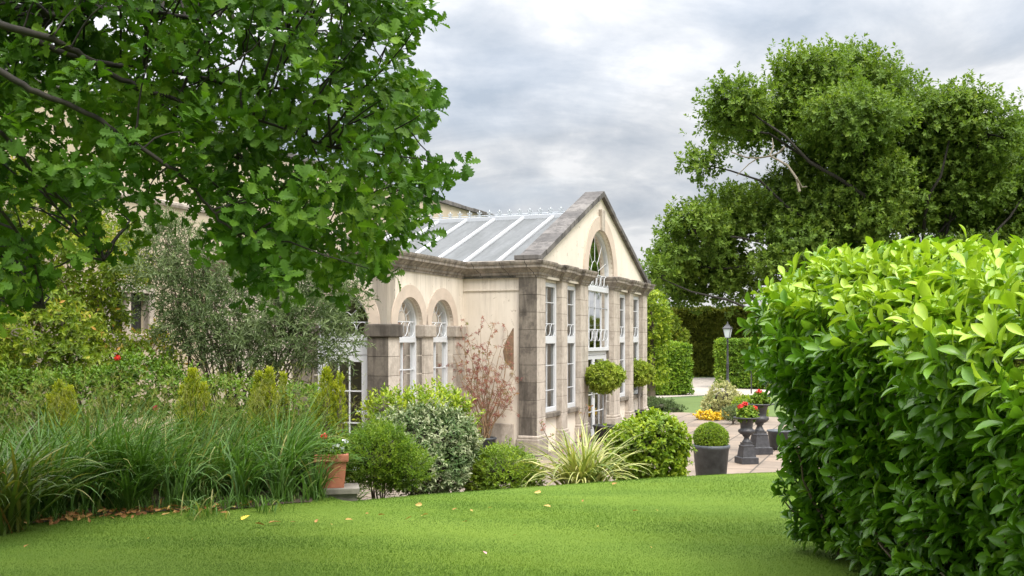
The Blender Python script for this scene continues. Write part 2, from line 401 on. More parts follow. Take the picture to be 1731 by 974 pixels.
def ribbons(base, az, L, th0, bend, wd, K=6, tint=.5, twist=0.0):
    """strap leaves: base (n,3), azimuth, length, start elevation, total bend downwards (rad), width"""
    n = len(base); t = np.linspace(0, 1, K + 1); el = th0[:, None] - bend[:, None] * t[None] ** 1.4
    ds = (L / K)[:, None]; hz = np.cos(el) * ds; vz = np.sin(el) * ds
    r = np.concatenate([np.zeros((n, 1)), np.cumsum(hz[:, :-1], 1)], 1); z = np.concatenate([np.zeros((n, 1)), np.cumsum(vz[:, :-1], 1)], 1)
    h = np.stack([np.cos(az), np.sin(az), np.zeros(n)], -1); s = np.stack([-np.sin(az), np.cos(az), np.zeros(n)], -1)
    c = base[:, None] + h[:, None] * r[..., None] + np.array([0, 0, 1.])[None, None] * z[..., None]
    w = (wd[:, None] * (np.minimum(1, .55 + t * 2)[None]) * (1 - t[None] ** 2.2) + .0006)[..., None] * .5
    a = twist * rng.normal(0, 1, n)
    side = s * np.cos(a)[:, None] + np.array([0, 0, 1.]) * np.sin(a)[:, None]
    V = np.stack([c - side[:, None] * w, c + side[:, None] * w], 2).reshape(n, -1, 3)
    i = np.arange(K) * 2; f = np.stack([i, i + 1, i + 3, i + 2], -1)
    F = f[None] + (np.arange(n) * 2 * (K + 1))[:, None, None]
    return V.reshape(-1, 3), F.reshape(-1, 4), np.repeat(np.broadcast_to(tint, (n,)), 2 * (K + 1))
def curve(a, b, sag=.1, k=7, wob=.05):
    a = np.asarray(a, float); b = np.asarray(b, float); t = np.linspace(0, 1, k)[:, None]
    L = np.linalg.norm(b - a); p = a + (b - a) * t; p[:, 2] += sag * L * 4 * (t * (1 - t))[:, 0]
    w = np.sin(np.linspace(0, math.pi, k))[:, None]
    p += w * np.cumsum(rng.normal(0, wob * L / k ** .5, (k, 3)), 0)
    return p

# ================================================================== SETTING
def lawn_edge(x):
    e = 11.5 + .55 * x - .06 * x * x
    return np.where(x < -1.7, np.minimum(10.39 + (-1.7 - x) * 1.8, 13.0), np.where(x > 3.6, np.minimum(12.7 + (x - 3.6) * .15, 13.4), e))
def lawn_z(x, y):
    d = y - lawn_edge(x); t = np.clip((d + .5) / 2.3, 0, 1)
    und = .018 * np.sin(x * .9 + y * .35) + .012 * np.sin(y * 1.1 - x * .4)
    return (.75 + und) * (1 - t * t * (3 - 2 * t)) - .02 * t
def build_setting():
    # ground sheet reaching the horizon
    m, nt, b = new_mat('meadow_ground')
    c = ramp(nt, noise(nt, .15, 8, .65), [(.3, (.045, .085, .018)), (.7, (.085, .13, .03))]); nt.links.new(c, b.inputs['Base Color']); b.inputs['Roughness'].default_value = .95
    mb = MB(); g = 1500
    mb.add([(-g, -g, -.03), (g, -g, -.03), (g, g, -.03), (-g, g, -.03)], [(0, 1, 2, 3)]); tag(mb.build('ground', m), kind='structure')
    # the raised lawn
    m, nt, b = new_mat('lawn_turf')
    tc = nt.nodes.new('ShaderNodeTexCoord').outputs['Object']
    n1 = noise(nt, .9, 4, .55, 0, tc, (.35, 1.5, 1)); n2 = noise(nt, 60, 4, .7, 0, tc); n3 = noise(nt, 2.4, 5, .6, 0, tc)
    c = ramp(nt, n1, [(.3, (.08, .138, .015)), (.7, (.118, .18, .022))])
    c = mixc(nt, .55, c, ramp(nt, n2, [(.25, (.75, .8, .7)), (.75, (1.25, 1.2, 1.15))]), 'MULTIPLY')
    c = mixc(nt, .4, c, ramp(nt, n3, [(.3, (.75, .8, .7)), (.7, (1.15, 1.1, 1.05))]), 'MULTIPLY')
    nt.links.new(c, b.inputs['Base Color']); b.inputs['Roughness'].default_value = .9; b.inputs['Specular IOR Level'].default_value = .15
    bump(nt, b, n2, .6, .02)
    xs = np.linspace(-16, 12, 141); ys = np.linspace(-6, 16.5, 151); X, Y = np.meshgrid(xs, ys); Z = lawn_z(X, Y)
    V = np.stack([X, Y, Z], -1).reshape(-1, 3); i = np.arange(150)[:, None] * 141 + np.arange(140)[None]
    F = np.stack([i, i + 1, i + 142, i + 141], -1).reshape(-1, 4)
    tag(np_mesh('lawn', V, F, m, smooth=True), kind='structure')
    # paved terrace: buff flags laid along the facade
    m, nt, b = new_mat('buff_flagstones')
    tc = nt.nodes.new('ShaderNodeTexCoord').outputs['Object']
    mp = nt.nodes.new('ShaderNodeMapping'); mp.inputs['Rotation'].default_value = (0, 0, R(-68.8)); nt.links.new(tc, mp.inputs[0])
    br = nd(nt, 'ShaderNodeTexBrick', Scale=1.0); br.inputs['Brick Width'].default_value = .95; br.inputs['Row Height'].default_value = .62; br.inputs['Mortar Size'].default_value = .018
    br.inputs['Color1'].default_value = (.235, .18, .135, 1); br.inputs['Color2'].default_value = (.18, .145, .113, 1); br.inputs['Mortar'].default_value = (.075, .06, .045, 1); br.offset = .37
    nt.links.new(mp.outputs[0], br.inputs[0])
    c = mixc(nt, .6, br.outputs[0], ramp(nt, noise(nt, 1.1, 8, .65, .3, tc), [(.3, (.55, .53, .50)), (.66, (1.22, 1.2, 1.16))]), 'MULTIPLY')
    c = mixc(nt, .4, c, ramp(nt, noise(nt, 14, 5, .6, 0, tc), [(.3, (.75,) * 3), (.7, (1.2,) * 3)]), 'MULTIPLY')
    nt.links.new(c, b.inputs['Base Color']); b.inputs['Roughness'].default_value = .8
    bump(nt, b, br.outputs['Fac'], -.4, .01)
    def sheet(name, pts, z, mat):
        mb = MB(); pts = [(p[0], p[1], z) for p in pts]; c = np.mean(pts, 0); n = len(pts)
        mb.add(np.vstack([pts, c]), [(i, (i + 1) % n, n) for i in range(n)]); return tag(mb.build(name, mat), kind='structure')
    sheet('terrace', [(-9, 13.2), (5.2, 13.2), (5.0, 18.6), (6.3, 20.6), (9.5, 24.0), (8.2, 30.5), (5.6, 32.5), (4.2, 32.5), (-9, 26)], 0.0, m)
    mg, nt, b = new_mat('pea_gravel')
    v = nd(nt, 'ShaderNodeTexVoronoi', Scale=38.0); nt.links.new(nt.nodes.new('ShaderNodeTexCoord').outputs['Object'], v.inputs[0])
    c = ramp(nt, v.outputs['Color'], [(.1, (.21, .155, .11)), (.5, (.29, .23, .175)), (.9, (.37, .31, .25))])
    nt.links.new(c, b.inputs['Base Color']); b.inputs['Roughness'].default_value = .9; bump(nt, b, v.outputs['Distance'], .8, .02)
    sheet('gravel', [(5.0, 13.0), (14, 13.0), (14, 24.0), (9.0, 23.4), (6.25, 20.6), (5.0, 18.6)], -.008, mg)
    # lawn strip, gravel path and pale drive beyond the terrace
    m2, nt, b = new_mat('far_turf')
    c = ramp(nt, noise(nt, 1.2, 8, .7), [(.3, (.06, .098, .014)), (.7, (.085, .125, .02))]); nt.links.new(c, b.inputs['Base Color']); b.inputs['Roughness'].default_value = .9
    sheet('far_lawn', [(4.0, 32.0), (11.5, 30.0), (22, 33), (22, 41.2), (8.5, 42.5), (4.5, 37)], -.012, m2)
    m3, nt, b = new_mat('pale_drive')
    c = ramp(nt, noise(nt, 3, 8, .7), [(.3, (.29, .25, .21)), (.7, (.36, .32, .28))]); nt.links.new(c, b.inputs['Base Color']); b.inputs['Roughness'].default_value = .9
    sheet('drive', [(3.0, 38.5), (8.6, 43.0), (26, 41.8), (30, 62), (2, 62)], -.017, m3)
    # earth of the planting bed on the left and under the shrubs
    bx = np.linspace(-12, 1.9, 100); rows = []
    for x in bx:
        f = 9.0 + .38 * max(0, x + 4.6) if x < -1.9 else float(lawn_edge(np.array(x))) + .12
        f += .08 * math.sin(x * 3.1) + .05 * math.sin(x * 7.7)
        e = 13.4 if x < -1.9 else f + 2.2
        rows.append([(x, f + (e - f) * k / 10) for k in range(11)])
    A = np.array(rows); Z = lawn_z(A[..., 0], A[..., 1]) + .008 + .03 * np.sin(np.linspace(0, math.pi, 11))[None]
    V = np.concatenate([A, Z[..., None]], -1).reshape(-1, 3); i = np.arange(99)[:, None] * 11 + np.arange(10)[None]
    tag(np_mesh('soil', V, np.stack([i, i + 11, i + 12, i + 1], -1).reshape(-1, 4), M_soil, smooth=True), kind='structure')
    return mg
build_setting()

def lawn_blades():
    n = 760000
    y = 6.3 + 7.2 * rng.random(n) ** 1.25; x = (rng.random(n) * 2 - 1) * (.60 * y)
    front = 9.0 + .38 * np.maximum(0, x + 4.6) + .08 * np.sin(x * 3.1) + .05 * np.sin(x * 7.7)
    ok = ((x > -1.9) | (y < front + .05)) & (y < lawn_edge(x) + .7) & (x < 5.5)
    x, y = x[ok], y[ok]; n = len(x); z = lawn_z(x, y)
    h = rng.uniform(.006, .017, n) * (1 + .25 * np.sin(x * 1.3 + y * 2.1)); w = rng.uniform(.0025, .0045, n) * (1 + (y - 6) * .06)
    a = rng.uniform(0, 6.28, n); lean = rng.uniform(.1, .9, n) * h; la = rng.uniform(0, 6.28, n)
    b0 = np.stack([x, y, z - .003], -1); s = np.stack([np.cos(a), np.sin(a), np.zeros(n)], -1) * w[:, None] * .5
    tip = b0 + np.stack([np.cos(la) * lean, np.sin(la) * lean, h], -1)
    V = np.stack([b0 - s, b0 + s, tip], 1).reshape(-1, 3); F = np.arange(n * 3).reshape(-1, 3)
    t = np.clip(.45 + .20 * np.sign(np.sin(6.2 * y + .5 * x)) * np.clip(np.abs(np.sin(6.2 * y + .5 * x)) * 3, 0, 1) + .22 * lump(np.stack([x, y, x * 0], -1), 1.7) + .16 * lump(np.stack([x, y, x * 0], -1), 6.0, 3.) + rng.normal(0, .14, n), 0, 1)
    m = leaf_mat('grass_blade', [(0, (.043, .100, .014)), (.5, (.074, .150, .020)), (1, (.13, .206, .036))], .25, .5, .25)
    tag(np_mesh('lawn_grass', V, F, m, tint=np.repeat(t, 3)), 'short mown green grass covering the raised lawn', 'grass', kind='stuff')
lawn_blades()

# ================================================================== BUILDINGS
BO, BRZ = (0.51, 20.2, 0.0), R(68.8)
CD1 = np.array([math.cos(BRZ), math.sin(BRZ)]); CD2 = np.array([-math.sin(BRZ), math.cos(BRZ)])
def loc(u, v, z=0.0):
    p = np.array(BO[:2]) + u * CD1 + v * CD2; return np.array([p[0], p[1], z])
def mU(v0): return lambda s, d, z: (s, v0 + d, z)          # wall along u, depth +v
def mV(u0): return lambda s, d, z: (u0 + d, s, z)          # wall along v, depth +u
def arch_z(s, o):
    c = (o['a'] + o['b']) / 2; r = (o['b'] - o['a']) / 2
    if not o.get('arch'): return o['top']
    return o['top'] + math.sqrt(max(0, r * r - (s - c) ** 2))
def wall(mb, s0, s1, z0, ztop, ops, d0, d1, m, tint=.5):
    """wall slab with rectangular / arched openings; ztop(s) is piecewise linear"""
    br = {s0, s1} | set(getattr(ztop, 'br', []))
    for o in ops:
        br |= {o['a'], o['b']}
        if o.get('arch'):
            c = (o['a'] + o['b']) / 2; r = (o['b'] - o['a']) / 2
            br |= {c - r * math.cos(math.pi * k / 28) for k in range(29)}
    br = sorted(b for b in br if s0 - 1e-6 <= b <= s1 + 1e-6)
    br = [b for i, b in enumerate(br) if i == 0 or b - br[i - 1] > 1e-5]
    def quad(p): mb.add([m(*q) for q in p], [(0, 1, 2, 3)], tint)
    def slab(a, b, za0, zb0, za1, zb1):
        for d in (d0, d1): quad([(a, d, za0), (b, d, zb0), (b, d, zb1), (a, d, za1)])
    for a, b in zip(br[:-1], br[1:]):
        mid = (a + b) / 2; o = next((q for q in ops if q['a'] < mid < q['b']), None)
        ta, tb = ztop(a), ztop(b)
        if o is None: slab(a, b, z0, z0, ta, tb)
        else:
            if o['bot'] > z0: slab(a, b, z0, z0, o['bot'], o['bot']); quad([(a, d0, o['bot']), (b, d0, o['bot']), (b, d1, o['bot']), (a, d1, o['bot'])])
            za, zb = arch_z(a, o), arch_z(b, o)
            if min(ta - za, tb - zb) > -.5 and max(ta - za, tb - zb) > 1e-4:
                slab(a, b, za, zb, ta, tb); quad([(a, d0, za), (b, d0, zb), (b, d1, zb), (a, d1, za)])
        quad([(a, d0, ta), (b, d0, tb), (b, d1, tb), (a, d1, ta)])
    for o in ops:
        for s in (o['a'], o['b']):
            t = min(o['top'], ztop(s)); quad([(s, d0, o['bot']), (s, d0, t), (s, d1, t), (s, d1, o['bot'])])
    for s in (s0, s1): quad([(s, d0, z0), (s, d0, ztop(s)), (s, d1, ztop(s)), (s, d1, z0)])
def flat(z):
    return lambda s: z
def ring(mb, c, spring, r0, r1, d0, d1, m, n=22, tint=.7, stones=None):
    """arch band between radii r0 and r1"""
    th = np.linspace(math.pi, 0, n + 1)
    for k in range(n):
        q = []
        for r in (r0, r1):
            for d in (d0, d1):
                for a in (th[k], th[k + 1]): q.append(m(c + r * math.cos(a), d, spring + r * math.sin(a)))
        t = tint
        mb.add(q, [(0, 1, 5, 4), (2, 6, 7, 3), (0, 2, 3, 1), (4, 5, 7, 6)] + ([(0, 4, 6, 2)] if k == 0 else []) + ([(1, 3, 7, 5)] if k == n - 1 else []), t)
def pier(mb, a, b, d0, d1, z0, z1, m, courses=.36, bev=.004, tb=.55, dark_low=False):
    mb.box(a + .006, b - .006, d0 + .006, d1 - .002, z0, z1, .0, m)
    n = max(1, round((z1 - z0) / courses)); h = (z1 - z0) / n
    for k in range(n):
        t = np.clip(tb + random.uniform(-.10, .14), 0, 1)
        mb.box(a, b, d0, d1, z0 + k * h + .004, z0 + (k + 1) * h - .004, t, m, bev)

def window(parent, name, m, a, b, z0, z1, arch=False, frame=.07, dep=.05, bars_v=1, bars_h=(), transoms=(), ovals=(), rays=None, sill=None, curtain=None, depth0=0.0, blind=False):
    """white frame (mesh), sub-parts pane, grille, sill, curtain; local (s, depth, z)"""
    mb = MB(); c = (a + b) / 2; r = (b - a) / 2; d0 = depth0; d1 = depth0 + dep
    def bx(s0, s1, q0, q1, e=0.0): mb.box(s0, s1, d0 + e, d1, q0, q1, .5, m, .006)
    bx(a, a + frame, z0, z1); bx(b - frame, b, z0, z1); bx(a + frame, b - frame, z0, z0 + frame * 1.2, .003)
    if not arch: bx(a + frame, b - frame, z1 - frame, z1, .003)
    else: ring(mb, c, z1, r - frame, r, d0, d1, m)
    ia, ib = a + frame, b - frame
    for (t0, t1) in transoms: bx(ia, ib, t0, t1, -.015)
    seg = sorted([z0 + frame] + [q for t in transoms for q in t] + [z1 if arch else z1 - frame])
    for i in range(0, len(seg) - 1, 2):
        lo, hi = seg[i], seg[i + 1]
        lo2 = next((o[1] for o in ovals if abs(o[0] - lo) < .08), lo)
        if arch and hi == z1 and rays: hi = lo2
        if hi - lo2 > .05:
            for k in range(bars_v):
                s = ia + (ib - ia) * (k + 1) / (bars_v + 1); mb.box(s - .009, s + .009, d0 + .03, d1 - .03, lo2, hi, .5, m)
    for h in bars_h: mb.box(ia, ib, d0 + .032, d1 - .032, h - .009, h + .009, .5, m)
    if arch and rays:
        rr = r - frame; base = rays['z']
        f = lambda s, z: m(s, (d0 + d1) / 2, z)
        mb.tube([f(c + rays['r'] * math.cos(t), base + rays['r'] * math.sin(t)) for t in np.linspace(0, math.pi, 13)], .008, 4)
        for t in rays['ang']:
            e0 = (c + rays['r'] * math.cos(t), base + rays['r'] * math.sin(t)); dx, dz = math.cos(t), math.sin(t)
            L = 0
            while True:
                L += .01; s, z = e0[0] + dx * L, e0[1] + dz * L
                if abs(s - c) > rr - .003 or (z > z1 and (s - c) ** 2 + (z - z1) ** 2 > (rr - .003) ** 2): break
            mb.tube([f(*e0), f(s, z)], .0075, 4)
    w = mb.build(name, M_white, parent)
    # glass
    pb = MB(); dm = (d0 + d1) / 2
    if arch:
        pts = [(ia, z0 + frame)] + [(c + (r - frame * .5) * math.cos(t), z1 + (r - frame * .5) * math.sin(t)) for t in np.linspace(math.pi, 0, 21)] + [(ib, z0 + frame)]
        V = [m(s, dm, z) for s, z in pts] + [m(c, dm, (z0 + z1) / 2)]; n = len(pts)
        pb.add(V, [(i, (i + 1) % n, n) for i in range(n)])
    else: pb.add([m(ia, dm, z0 + frame * .5), m(ib, dm, z0 + frame * .5), m(ib, dm, z1 - frame * .5), m(ia, dm, z1 - frame * .5)], [(0, 1, 2, 3)])
    pb.build('pane', M_glass, w)
    if ovals:
        f = lambda s, z: m(s, d0 + .012, z)
        for (lo, hi, n) in ovals:
            gb = MB()
            ww = (ib - ia) / n
            for k in range(n):
                cc = ia + ww * (k + .5)
                gb.tube([f(cc + ww * .46 * math.cos(t), (lo + hi) / 2 + (hi - lo) * .5 * math.sin(t)) for t in np.linspace(0, 2 * math.pi, 17)], .0075, 4, cap=False)
            gb.box(ia, ib, d0 + .012, d0 + .026, hi - .004, hi + .012, .5, m)
            gb.build('grille', M_white, w)
    if sill:
        sb = MB(); sb.box(a - .03, b + .03, d0 - sill[0], d1, z0 - sill[1], z0, .45, m, .012); sb.build('sill', M_stone_dark, w)
    if curtain:
        cb = MB(); n = 40; ss = np.linspace(ia, ib, n)
        for (lo, hi, s_a, s_b) in curtain:
            idx = [i for i in range(n) if s_a <= (ss[i] - ia) / (ib - ia) <= s_b]
            V = [m(ss[i], d1 + .14 + .022 * math.sin(i * 1.35) + .01 * math.sin(i * .6), z) for z in (lo, hi) for i in idx]; k = len(idx)
            cb.add(V, [(i, i + 1, k + i + 1, k + i) for i in range(k - 1)])
        cb.build('curtain', M_curtain, w, True)
    return w

def conservatory():
    T = empty('conservatory', BO, BRZ, 'cream pedimented conservatory with sandstone piers, tall white windows and a grey glazed roof', 'conservatory')
    GC, GL = 4.72, 9.5                       # gable centre and facade length
    fac = mU(0.0)
    piers = [(0, .52), (1.6, 1.99), (2.98, 3.58), (5.86, 6.44), (7.47, 7.88), (9.0, GL)]
    wins = [(.52, 1.6), (1.99, 2.98), (6.44, 7.47), (7.88, 9.0)]
    # facade wall and pediment
    slope = (5.93 - 3.98) / GC
    def ped(s): return 3.98 + slope * (s if s <= GC else (GL - s) * GC / (GL - GC))
    ped.br = [GC]
    cop = dict(a=3.58, b=5.86, bot=0.0, top=3.95, arch=True)
    mb = MB()
    wall(mb, .02, GL - .02, 0, flat(3.66), [dict(a=a, b=b, bot=.83, top=3.60) for a, b in wins] + [dict(a=3.58, b=5.86, bot=0, top=3.66)], .13, .38, fac)
    wall(mb, .02, GL - .02, 3.66, ped, [dict(a=3.58, b=5.86, bot=3.66, top=3.95, arch=True)], .035, .382, fac)
    mb.build('facade_wall', M_render, T)
    # return wall, arcade wall, door wall
    mb = MB()
    wall(mb, .40, 1.66, 0, flat(3.68), [], .06, .36, mV(0.0))
    mb.box(.035, .058, .41, 1.64, 3.395, 3.425, .5)                          # thin string line on the return wall
    arc = mU(1.66)
    wall(mb, -3.28, .06, 0, flat(3.68), [dict(a=-2.92, b=-1.90, bot=.55, top=2.67, arch=True), dict(a=-1.51, b=-.48, bot=.55, top=2.67, arch=True)], 0, .3, arc)
    dw = mV(-3.28)
    wall(mb, 1.66, 5.6, 0, flat(3.68), [dict(a=2.03, b=3.17, bot=0, top=2.67, arch=True)], 0, .3, dw)
    mb.build('side_wall', M_render, T)
    mb = MB(); mb.box(.0, .058, .53, 1.60, 0, .66, .62, None, .01); mb.build('wall_plinth', M_stone, T)
    # exposed stone where render has come away beside the corner pier
    mb = MB(); z = [1.75, 1.95, 2.15, 2.36, 2.5, 2.62]; wv = [.02, .20, .24, .17, .09, .02]
    V = [(.055, .53, q) for q in z] + [(.055, .53 + w, q) for q, w in zip(z, wv)]
    mb.add(V, [(i, i + 1, 7 + i, 6 + i) for i in range(5)], .45); mb.build('bare_patch', plain('bare_brown_stone', (.20, .13, .08), .9, nscale=12, namp=.3), T)
    # piers
    for i, (a, b) in enumerate(piers):
        mb = MB(); dk = .22 if i == 0 else .52
        pier(mb, a, b, 0, .40 if i == 0 else .30, .43, 3.66, fac, .36, .004, .58)
        mb.box(a - .05, b + .05, -.05, .45 if i == 0 else .28, 0, .36, .24 if i == 0 else .42, fac, .02)
        mb.box(a - .025, b + .025, -.025, .425 if i == 0 else .27, .36, .43, .5, fac, .02)
        mb.build('pier', M_stone, T)
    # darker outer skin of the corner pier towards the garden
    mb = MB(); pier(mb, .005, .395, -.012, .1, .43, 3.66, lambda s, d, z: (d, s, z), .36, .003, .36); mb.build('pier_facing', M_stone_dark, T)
    # arcade piers with imposts
    for (a, b, corner) in ((-3.34, -2.92, True), (-1.90, -1.51, False), (-.48, .0, False)):
        mb = MB(); pier(mb, a, b, -.06, .37 if corner else .2, 0, 2.43, arc, .36, .004, .62)
        p = mb.build('pier', M_stone, T)
        ib = MB(); ib.box(a - .05, b + (.05 if b < 0 else .02), -.11, .42 if corner else .24, 2.43, 2.665, .18 if corner else .36, arc, .02); ib.build('impost', M_stone_dark if corner else M_stone, p)
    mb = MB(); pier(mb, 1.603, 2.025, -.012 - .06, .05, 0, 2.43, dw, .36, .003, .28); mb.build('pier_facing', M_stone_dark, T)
    mb = MB(); pier(mb, 3.17, 3.6, -.06, .2, 0, 2.43, dw, .36, .004, .4)
    p = mb.build('pier', M_stone_dark, T)
    ib = MB(); ib.box(3.13, 3.65, -.11, .24, 2.43, 2.665, .3, dw, .02); ib.build('impost', M_stone_dark, p)
    # arch bands
    M_band = plain('pinkish_arch_band', (.50, .41, .33), .85, nscale=4, namp=.12, bmp=.1)
    for c, r, mm, z in ((-2.41, .51, arc, 2.67), (-.995, .515, arc, 2.67), (2.60, .57, dw, 2.67)):
        mb = MB(); ring(mb, c, z, r, r + .23, -.022, .05, mm); mb.build('arch_band', M_band, T)
    mb = MB(); ring(mb, GC, 3.95, 1.14, 1.47, -.005, .06, fac, 30); mb.build('arch_band', M_band, T)
    mb = MB(); V = [(GC - .11, -.05, 5.06), (GC + .11, -.05, 5.06), (GC + .16, -.05, 5.58), (GC - .16, -.05, 5.58)]
    V += [(a, .05, z) for a, _, z in V]; mb.add(V, [(0, 1, 2, 3), (7, 6, 5, 4), (0, 4, 5, 1), (1, 5, 6, 2), (2, 6, 7, 3), (3, 7, 4, 0)], .6); mb.build('keystone', M_stone, T)
    # cornices
    prof = [(-.02, 3.655), (.025, 3.655), (.03, 3.695), (.055, 3.71), (.06, 3.755), (.085, 3.775), (.13, 3.83), (.165, 3.85), (.17, 3.90), (.185, 3.915), (.20, 3.95), (.205, 3.985), (.10, 4.005), (-.1, 4.01)]
    def corn(path):
        mb = MB(); mb.sweep(path, prof, .55)
        return mb.build('cornice', M_cornice, T)
    corn([(-3.28, 5.6), (-3.28, 1.66), (.05, 1.66), (.05, .42), (0, .42), (0, 0), (.54, 0), (.54, .09), (1.58, .09), (1.58, 0), (2.01, 0), (2.01, .09), (2.96, .09), (2.96, 0), (3.575, 0), (3.575, .34)])
    corn([(5.865, .34), (5.865, 0), (6.46, 0), (6.46, .09), (7.45, .09), (7.45, 0), (7.90, 0), (7.90, .09), (8.98, .09), (8.98, 0), (GL, 0), (GL, .4)])
    # gable coping in blocks
    mb = MB()
    for sgn, x0, x1 in ((1, -.14, GC), (-1, GL + .14, GC)):
        z0, z1 = 4.02, 6.05; L = math.hypot(x1 - x0, z1 - z0); n = 9; ux, uz = (x1 - x0) / L, (z1 - z0) / L
        nx, nz = -uz * sgn, ux * sgn
        if nz < 0: nx, nz = -nx, -nz
        for k in range(n):
            a, b = L * k / n + .004, L * (k + 1) / n - .004; dv = random.uniform(-.006, .006); dz = random.uniform(-.004, .004)
            q = []
            for t in (a, b):
                for v in (-.06 + dv, .42):
                    for h in (-.12, dz): q.append((x0 + ux * t + nx * h, v, z0 + uz * t + nz * h))
            mb.add(q, [(0, 1, 3, 2), (4, 6, 7, 5), (0, 4, 5, 1), (2, 3, 7, 6), (1, 5, 7, 3), (0, 2, 6, 4)], random.uniform(.25, .8))
    mb.box(-.17, .12, -.08, .44, 4.006, 4.10, .4, None, .01); mb.box(GL - .12, GL + .17, -.08, .44, 4.006, 4.10, .4, None, .01)
    mb.build('gable_coping', M_coping, T)
    # glazed roof: sheets, bars, ridge, cresting
    M_roof, nt, b = new_mat('grey_roof_glazing')
    c = ramp(nt, noise(nt, 1.6, 7, .65, .2, None, (.5, 3.2, 1)), [(.3, (.085, .09, .09)), (.7, (.135, .141, .145))]); c = mixc(nt, .5, c, ramp(nt, noise(nt, 9, 5, .7), [(.35, (.75,) * 3), (.65, (1.15,) * 3)]), 'MULTIPLY'); nt.links.new(c, b.inputs['Base Color']); b.inputs['Roughness'].default_value = .6; b.inputs['Specular IOR Level'].default_value = .2
    rz = lambda u: 3.68 + .379 * u
    mb = MB()
    for sg in (1, -1):
        f = (lambda u, v, h=0: (u, v, rz(u) + h)) if sg > 0 else (lambda u, v, h=0: (2 * GC - u, v, rz(u) + h))
        mb.add([f(.0, .4), f(GC, .4), f(GC, 5.6), f(.0, 5.6)], [(0, 1, 2, 3)])
        mb.add([f(.0, .4, -.03), f(GC, .4, -.03), f(GC, 5.6, -.03), f(.0, 5.6, -.03)], [(3, 2, 1, 0)])
    roof = mb.build('roof', M_roof, T)
    mb = MB(); mb.box(-3.2, .3, 1.75, 5.58, 3.72, 3.80, .5); mb.build('bay_roof', plain('grey_felt', (.25, .26, .27), .8), T)
    for v in (.48, 1.25, 2.05, 2.84, 3.63, 4.43, 5.22):
        for sg in (1, -1):
            mb = MB(); q = []
            for u in (.02, GC - .05):
                for dv in (-.035, .035):
                    for h in (.003, .055): q.append(((u if sg > 0 else 2 * GC - u), v + dv, rz(u) + h))
            mb.add(q, [(0, 1, 3, 2), (4, 6, 7, 5), (0, 4, 5, 1), (2, 3, 7, 6), (1, 5, 7, 3), (0, 2, 6, 4)]); mb.build('glazing_bar', M_white, roof)
    mb = MB(); zr = rz(GC)
    mb.box(GC - .08, GC + .08, .42, 5.58, zr - .04, zr + .075, .5, None, .01); mb.build('ridge', plain('pale_ridge', (.42, .44, .47), .5), roof)
    M_fin = plain('grey_cresting', (.38, .41, .43), .5)
    mb = MB(); mb.tube([(GC, .5, zr + .115), (GC, 5.5, zr + .115)], .009, 4)
    v = .5
    while v < 5.5:
        mb.tube([(GC, v + .139 - .139 * math.cos(t), zr + .078 + .04 * math.sin(t)) for t in np.linspace(0, math.pi, 7)], .008, 4); v += .278
    rail = mb.build('cresting_rail', M_fin, roof)
    fb = MB(); fb.tube([(0, 0, 0), (0, 0, .12)], .011, 5); fb.lathe([(.0, .19), (.011, .165), (.024, .135), (.012, .105), (.0, .10)], 8)
    for s in (-1, 1): fb.tube([(0, 0, .07), (0, s * .035, .10), (0, s * .058, .125), (0, s * .062, .10), (0, s * .045, .085)], [.011, .012, .012, .010, .006], 5)
    fb.tube([(0, -.04, .055), (0, .04, .055)], .010, 5)
    fin = fb.build('finial', M_fin, roof); fin.location = (GC, .5, zr + .075)
    for k in range(1, 18):
        q = fin.copy(); COL.objects.link(q); q.parent = roof; q.location = (GC, .5 + .278 * k, zr + .075)
    # windows of the facade
    for a, b in wins:
        window(T, 'window', fac, a + .004, b - .004, .835, 3.596, False, .085, .10, 1, (3.18, 1.83, 1.30), ((2.30, 2.46),), ((2.465, 2.72, 3),), None, (.10, .10), [(1.0, 2.28, .05, 1), (2.75, 3.5, .2, 1)], depth0=.125)
    a, b = 3.584, 5.856; c = GC; r = (b - a) / 2
    window(T, 'window', fac, a, b, 2.10, 3.95, True, .07, .10, 3, (3.17, 2.98 if False else 3.17), ((3.57, 3.70),), ((2.345, 2.63, 6), (3.705, 3.98, 6)), dict(r=.33, z=4.0, ang=[R(18), R(50), R(90), R(130), R(162)]), None, None, depth0=.13)
    # french door under the middle window
    M_d = M_white
    mb = MB()
    for s0, s1 in ((a + .0, a + .1), (b - .1, b)): mb.box(s0, s1, .20, .26, 0, 2.09, .5, fac, .006)
    mb.box(a + .1, b - .1, .198, .262, 2.0, 2.092, .5, fac, .006)
    fr = mb.build('door_frame', M_d, T)
    for s0, s1 in ((a + .103, c - .003), (c + .003, b - .103)):
        mb = MB()
        mb.box(s0, s0 + .1, .205, .255, .01, 1.99, .5, fac, .005); mb.box(s1 - .1, s1, .205, .255, .01, 1.99, .5, fac, .005)
        mb.box(s0 + .1, s1 - .1, .207, .253, .01, .17, .5, fac, .005); mb.box(s0 + .1, s1 - .1, .207, .253, 1.89, 1.99, .5, fac, .005)
        mb.box((s0 + s1) / 2 - .011, (s0 + s1) / 2 + .011, .215, .245, .17, 1.89, .5, fac)
        for h in (.6, 1.03, 1.46): mb.box(s0 + .1, s1 - .1, .217, .243, h - .011, h + .011, .5, fac)
        d = mb.build('door', M_d, T)
        pb = MB(); pb.add([fac(s0 + .1, .23, .17), fac(s1 - .1, .23, .17), fac(s1 - .1, .23, 1.89), fac(s0 + .1, .23, 1.89)], [(0, 1, 2, 3)]); pb.build('pane', M_glass, d)
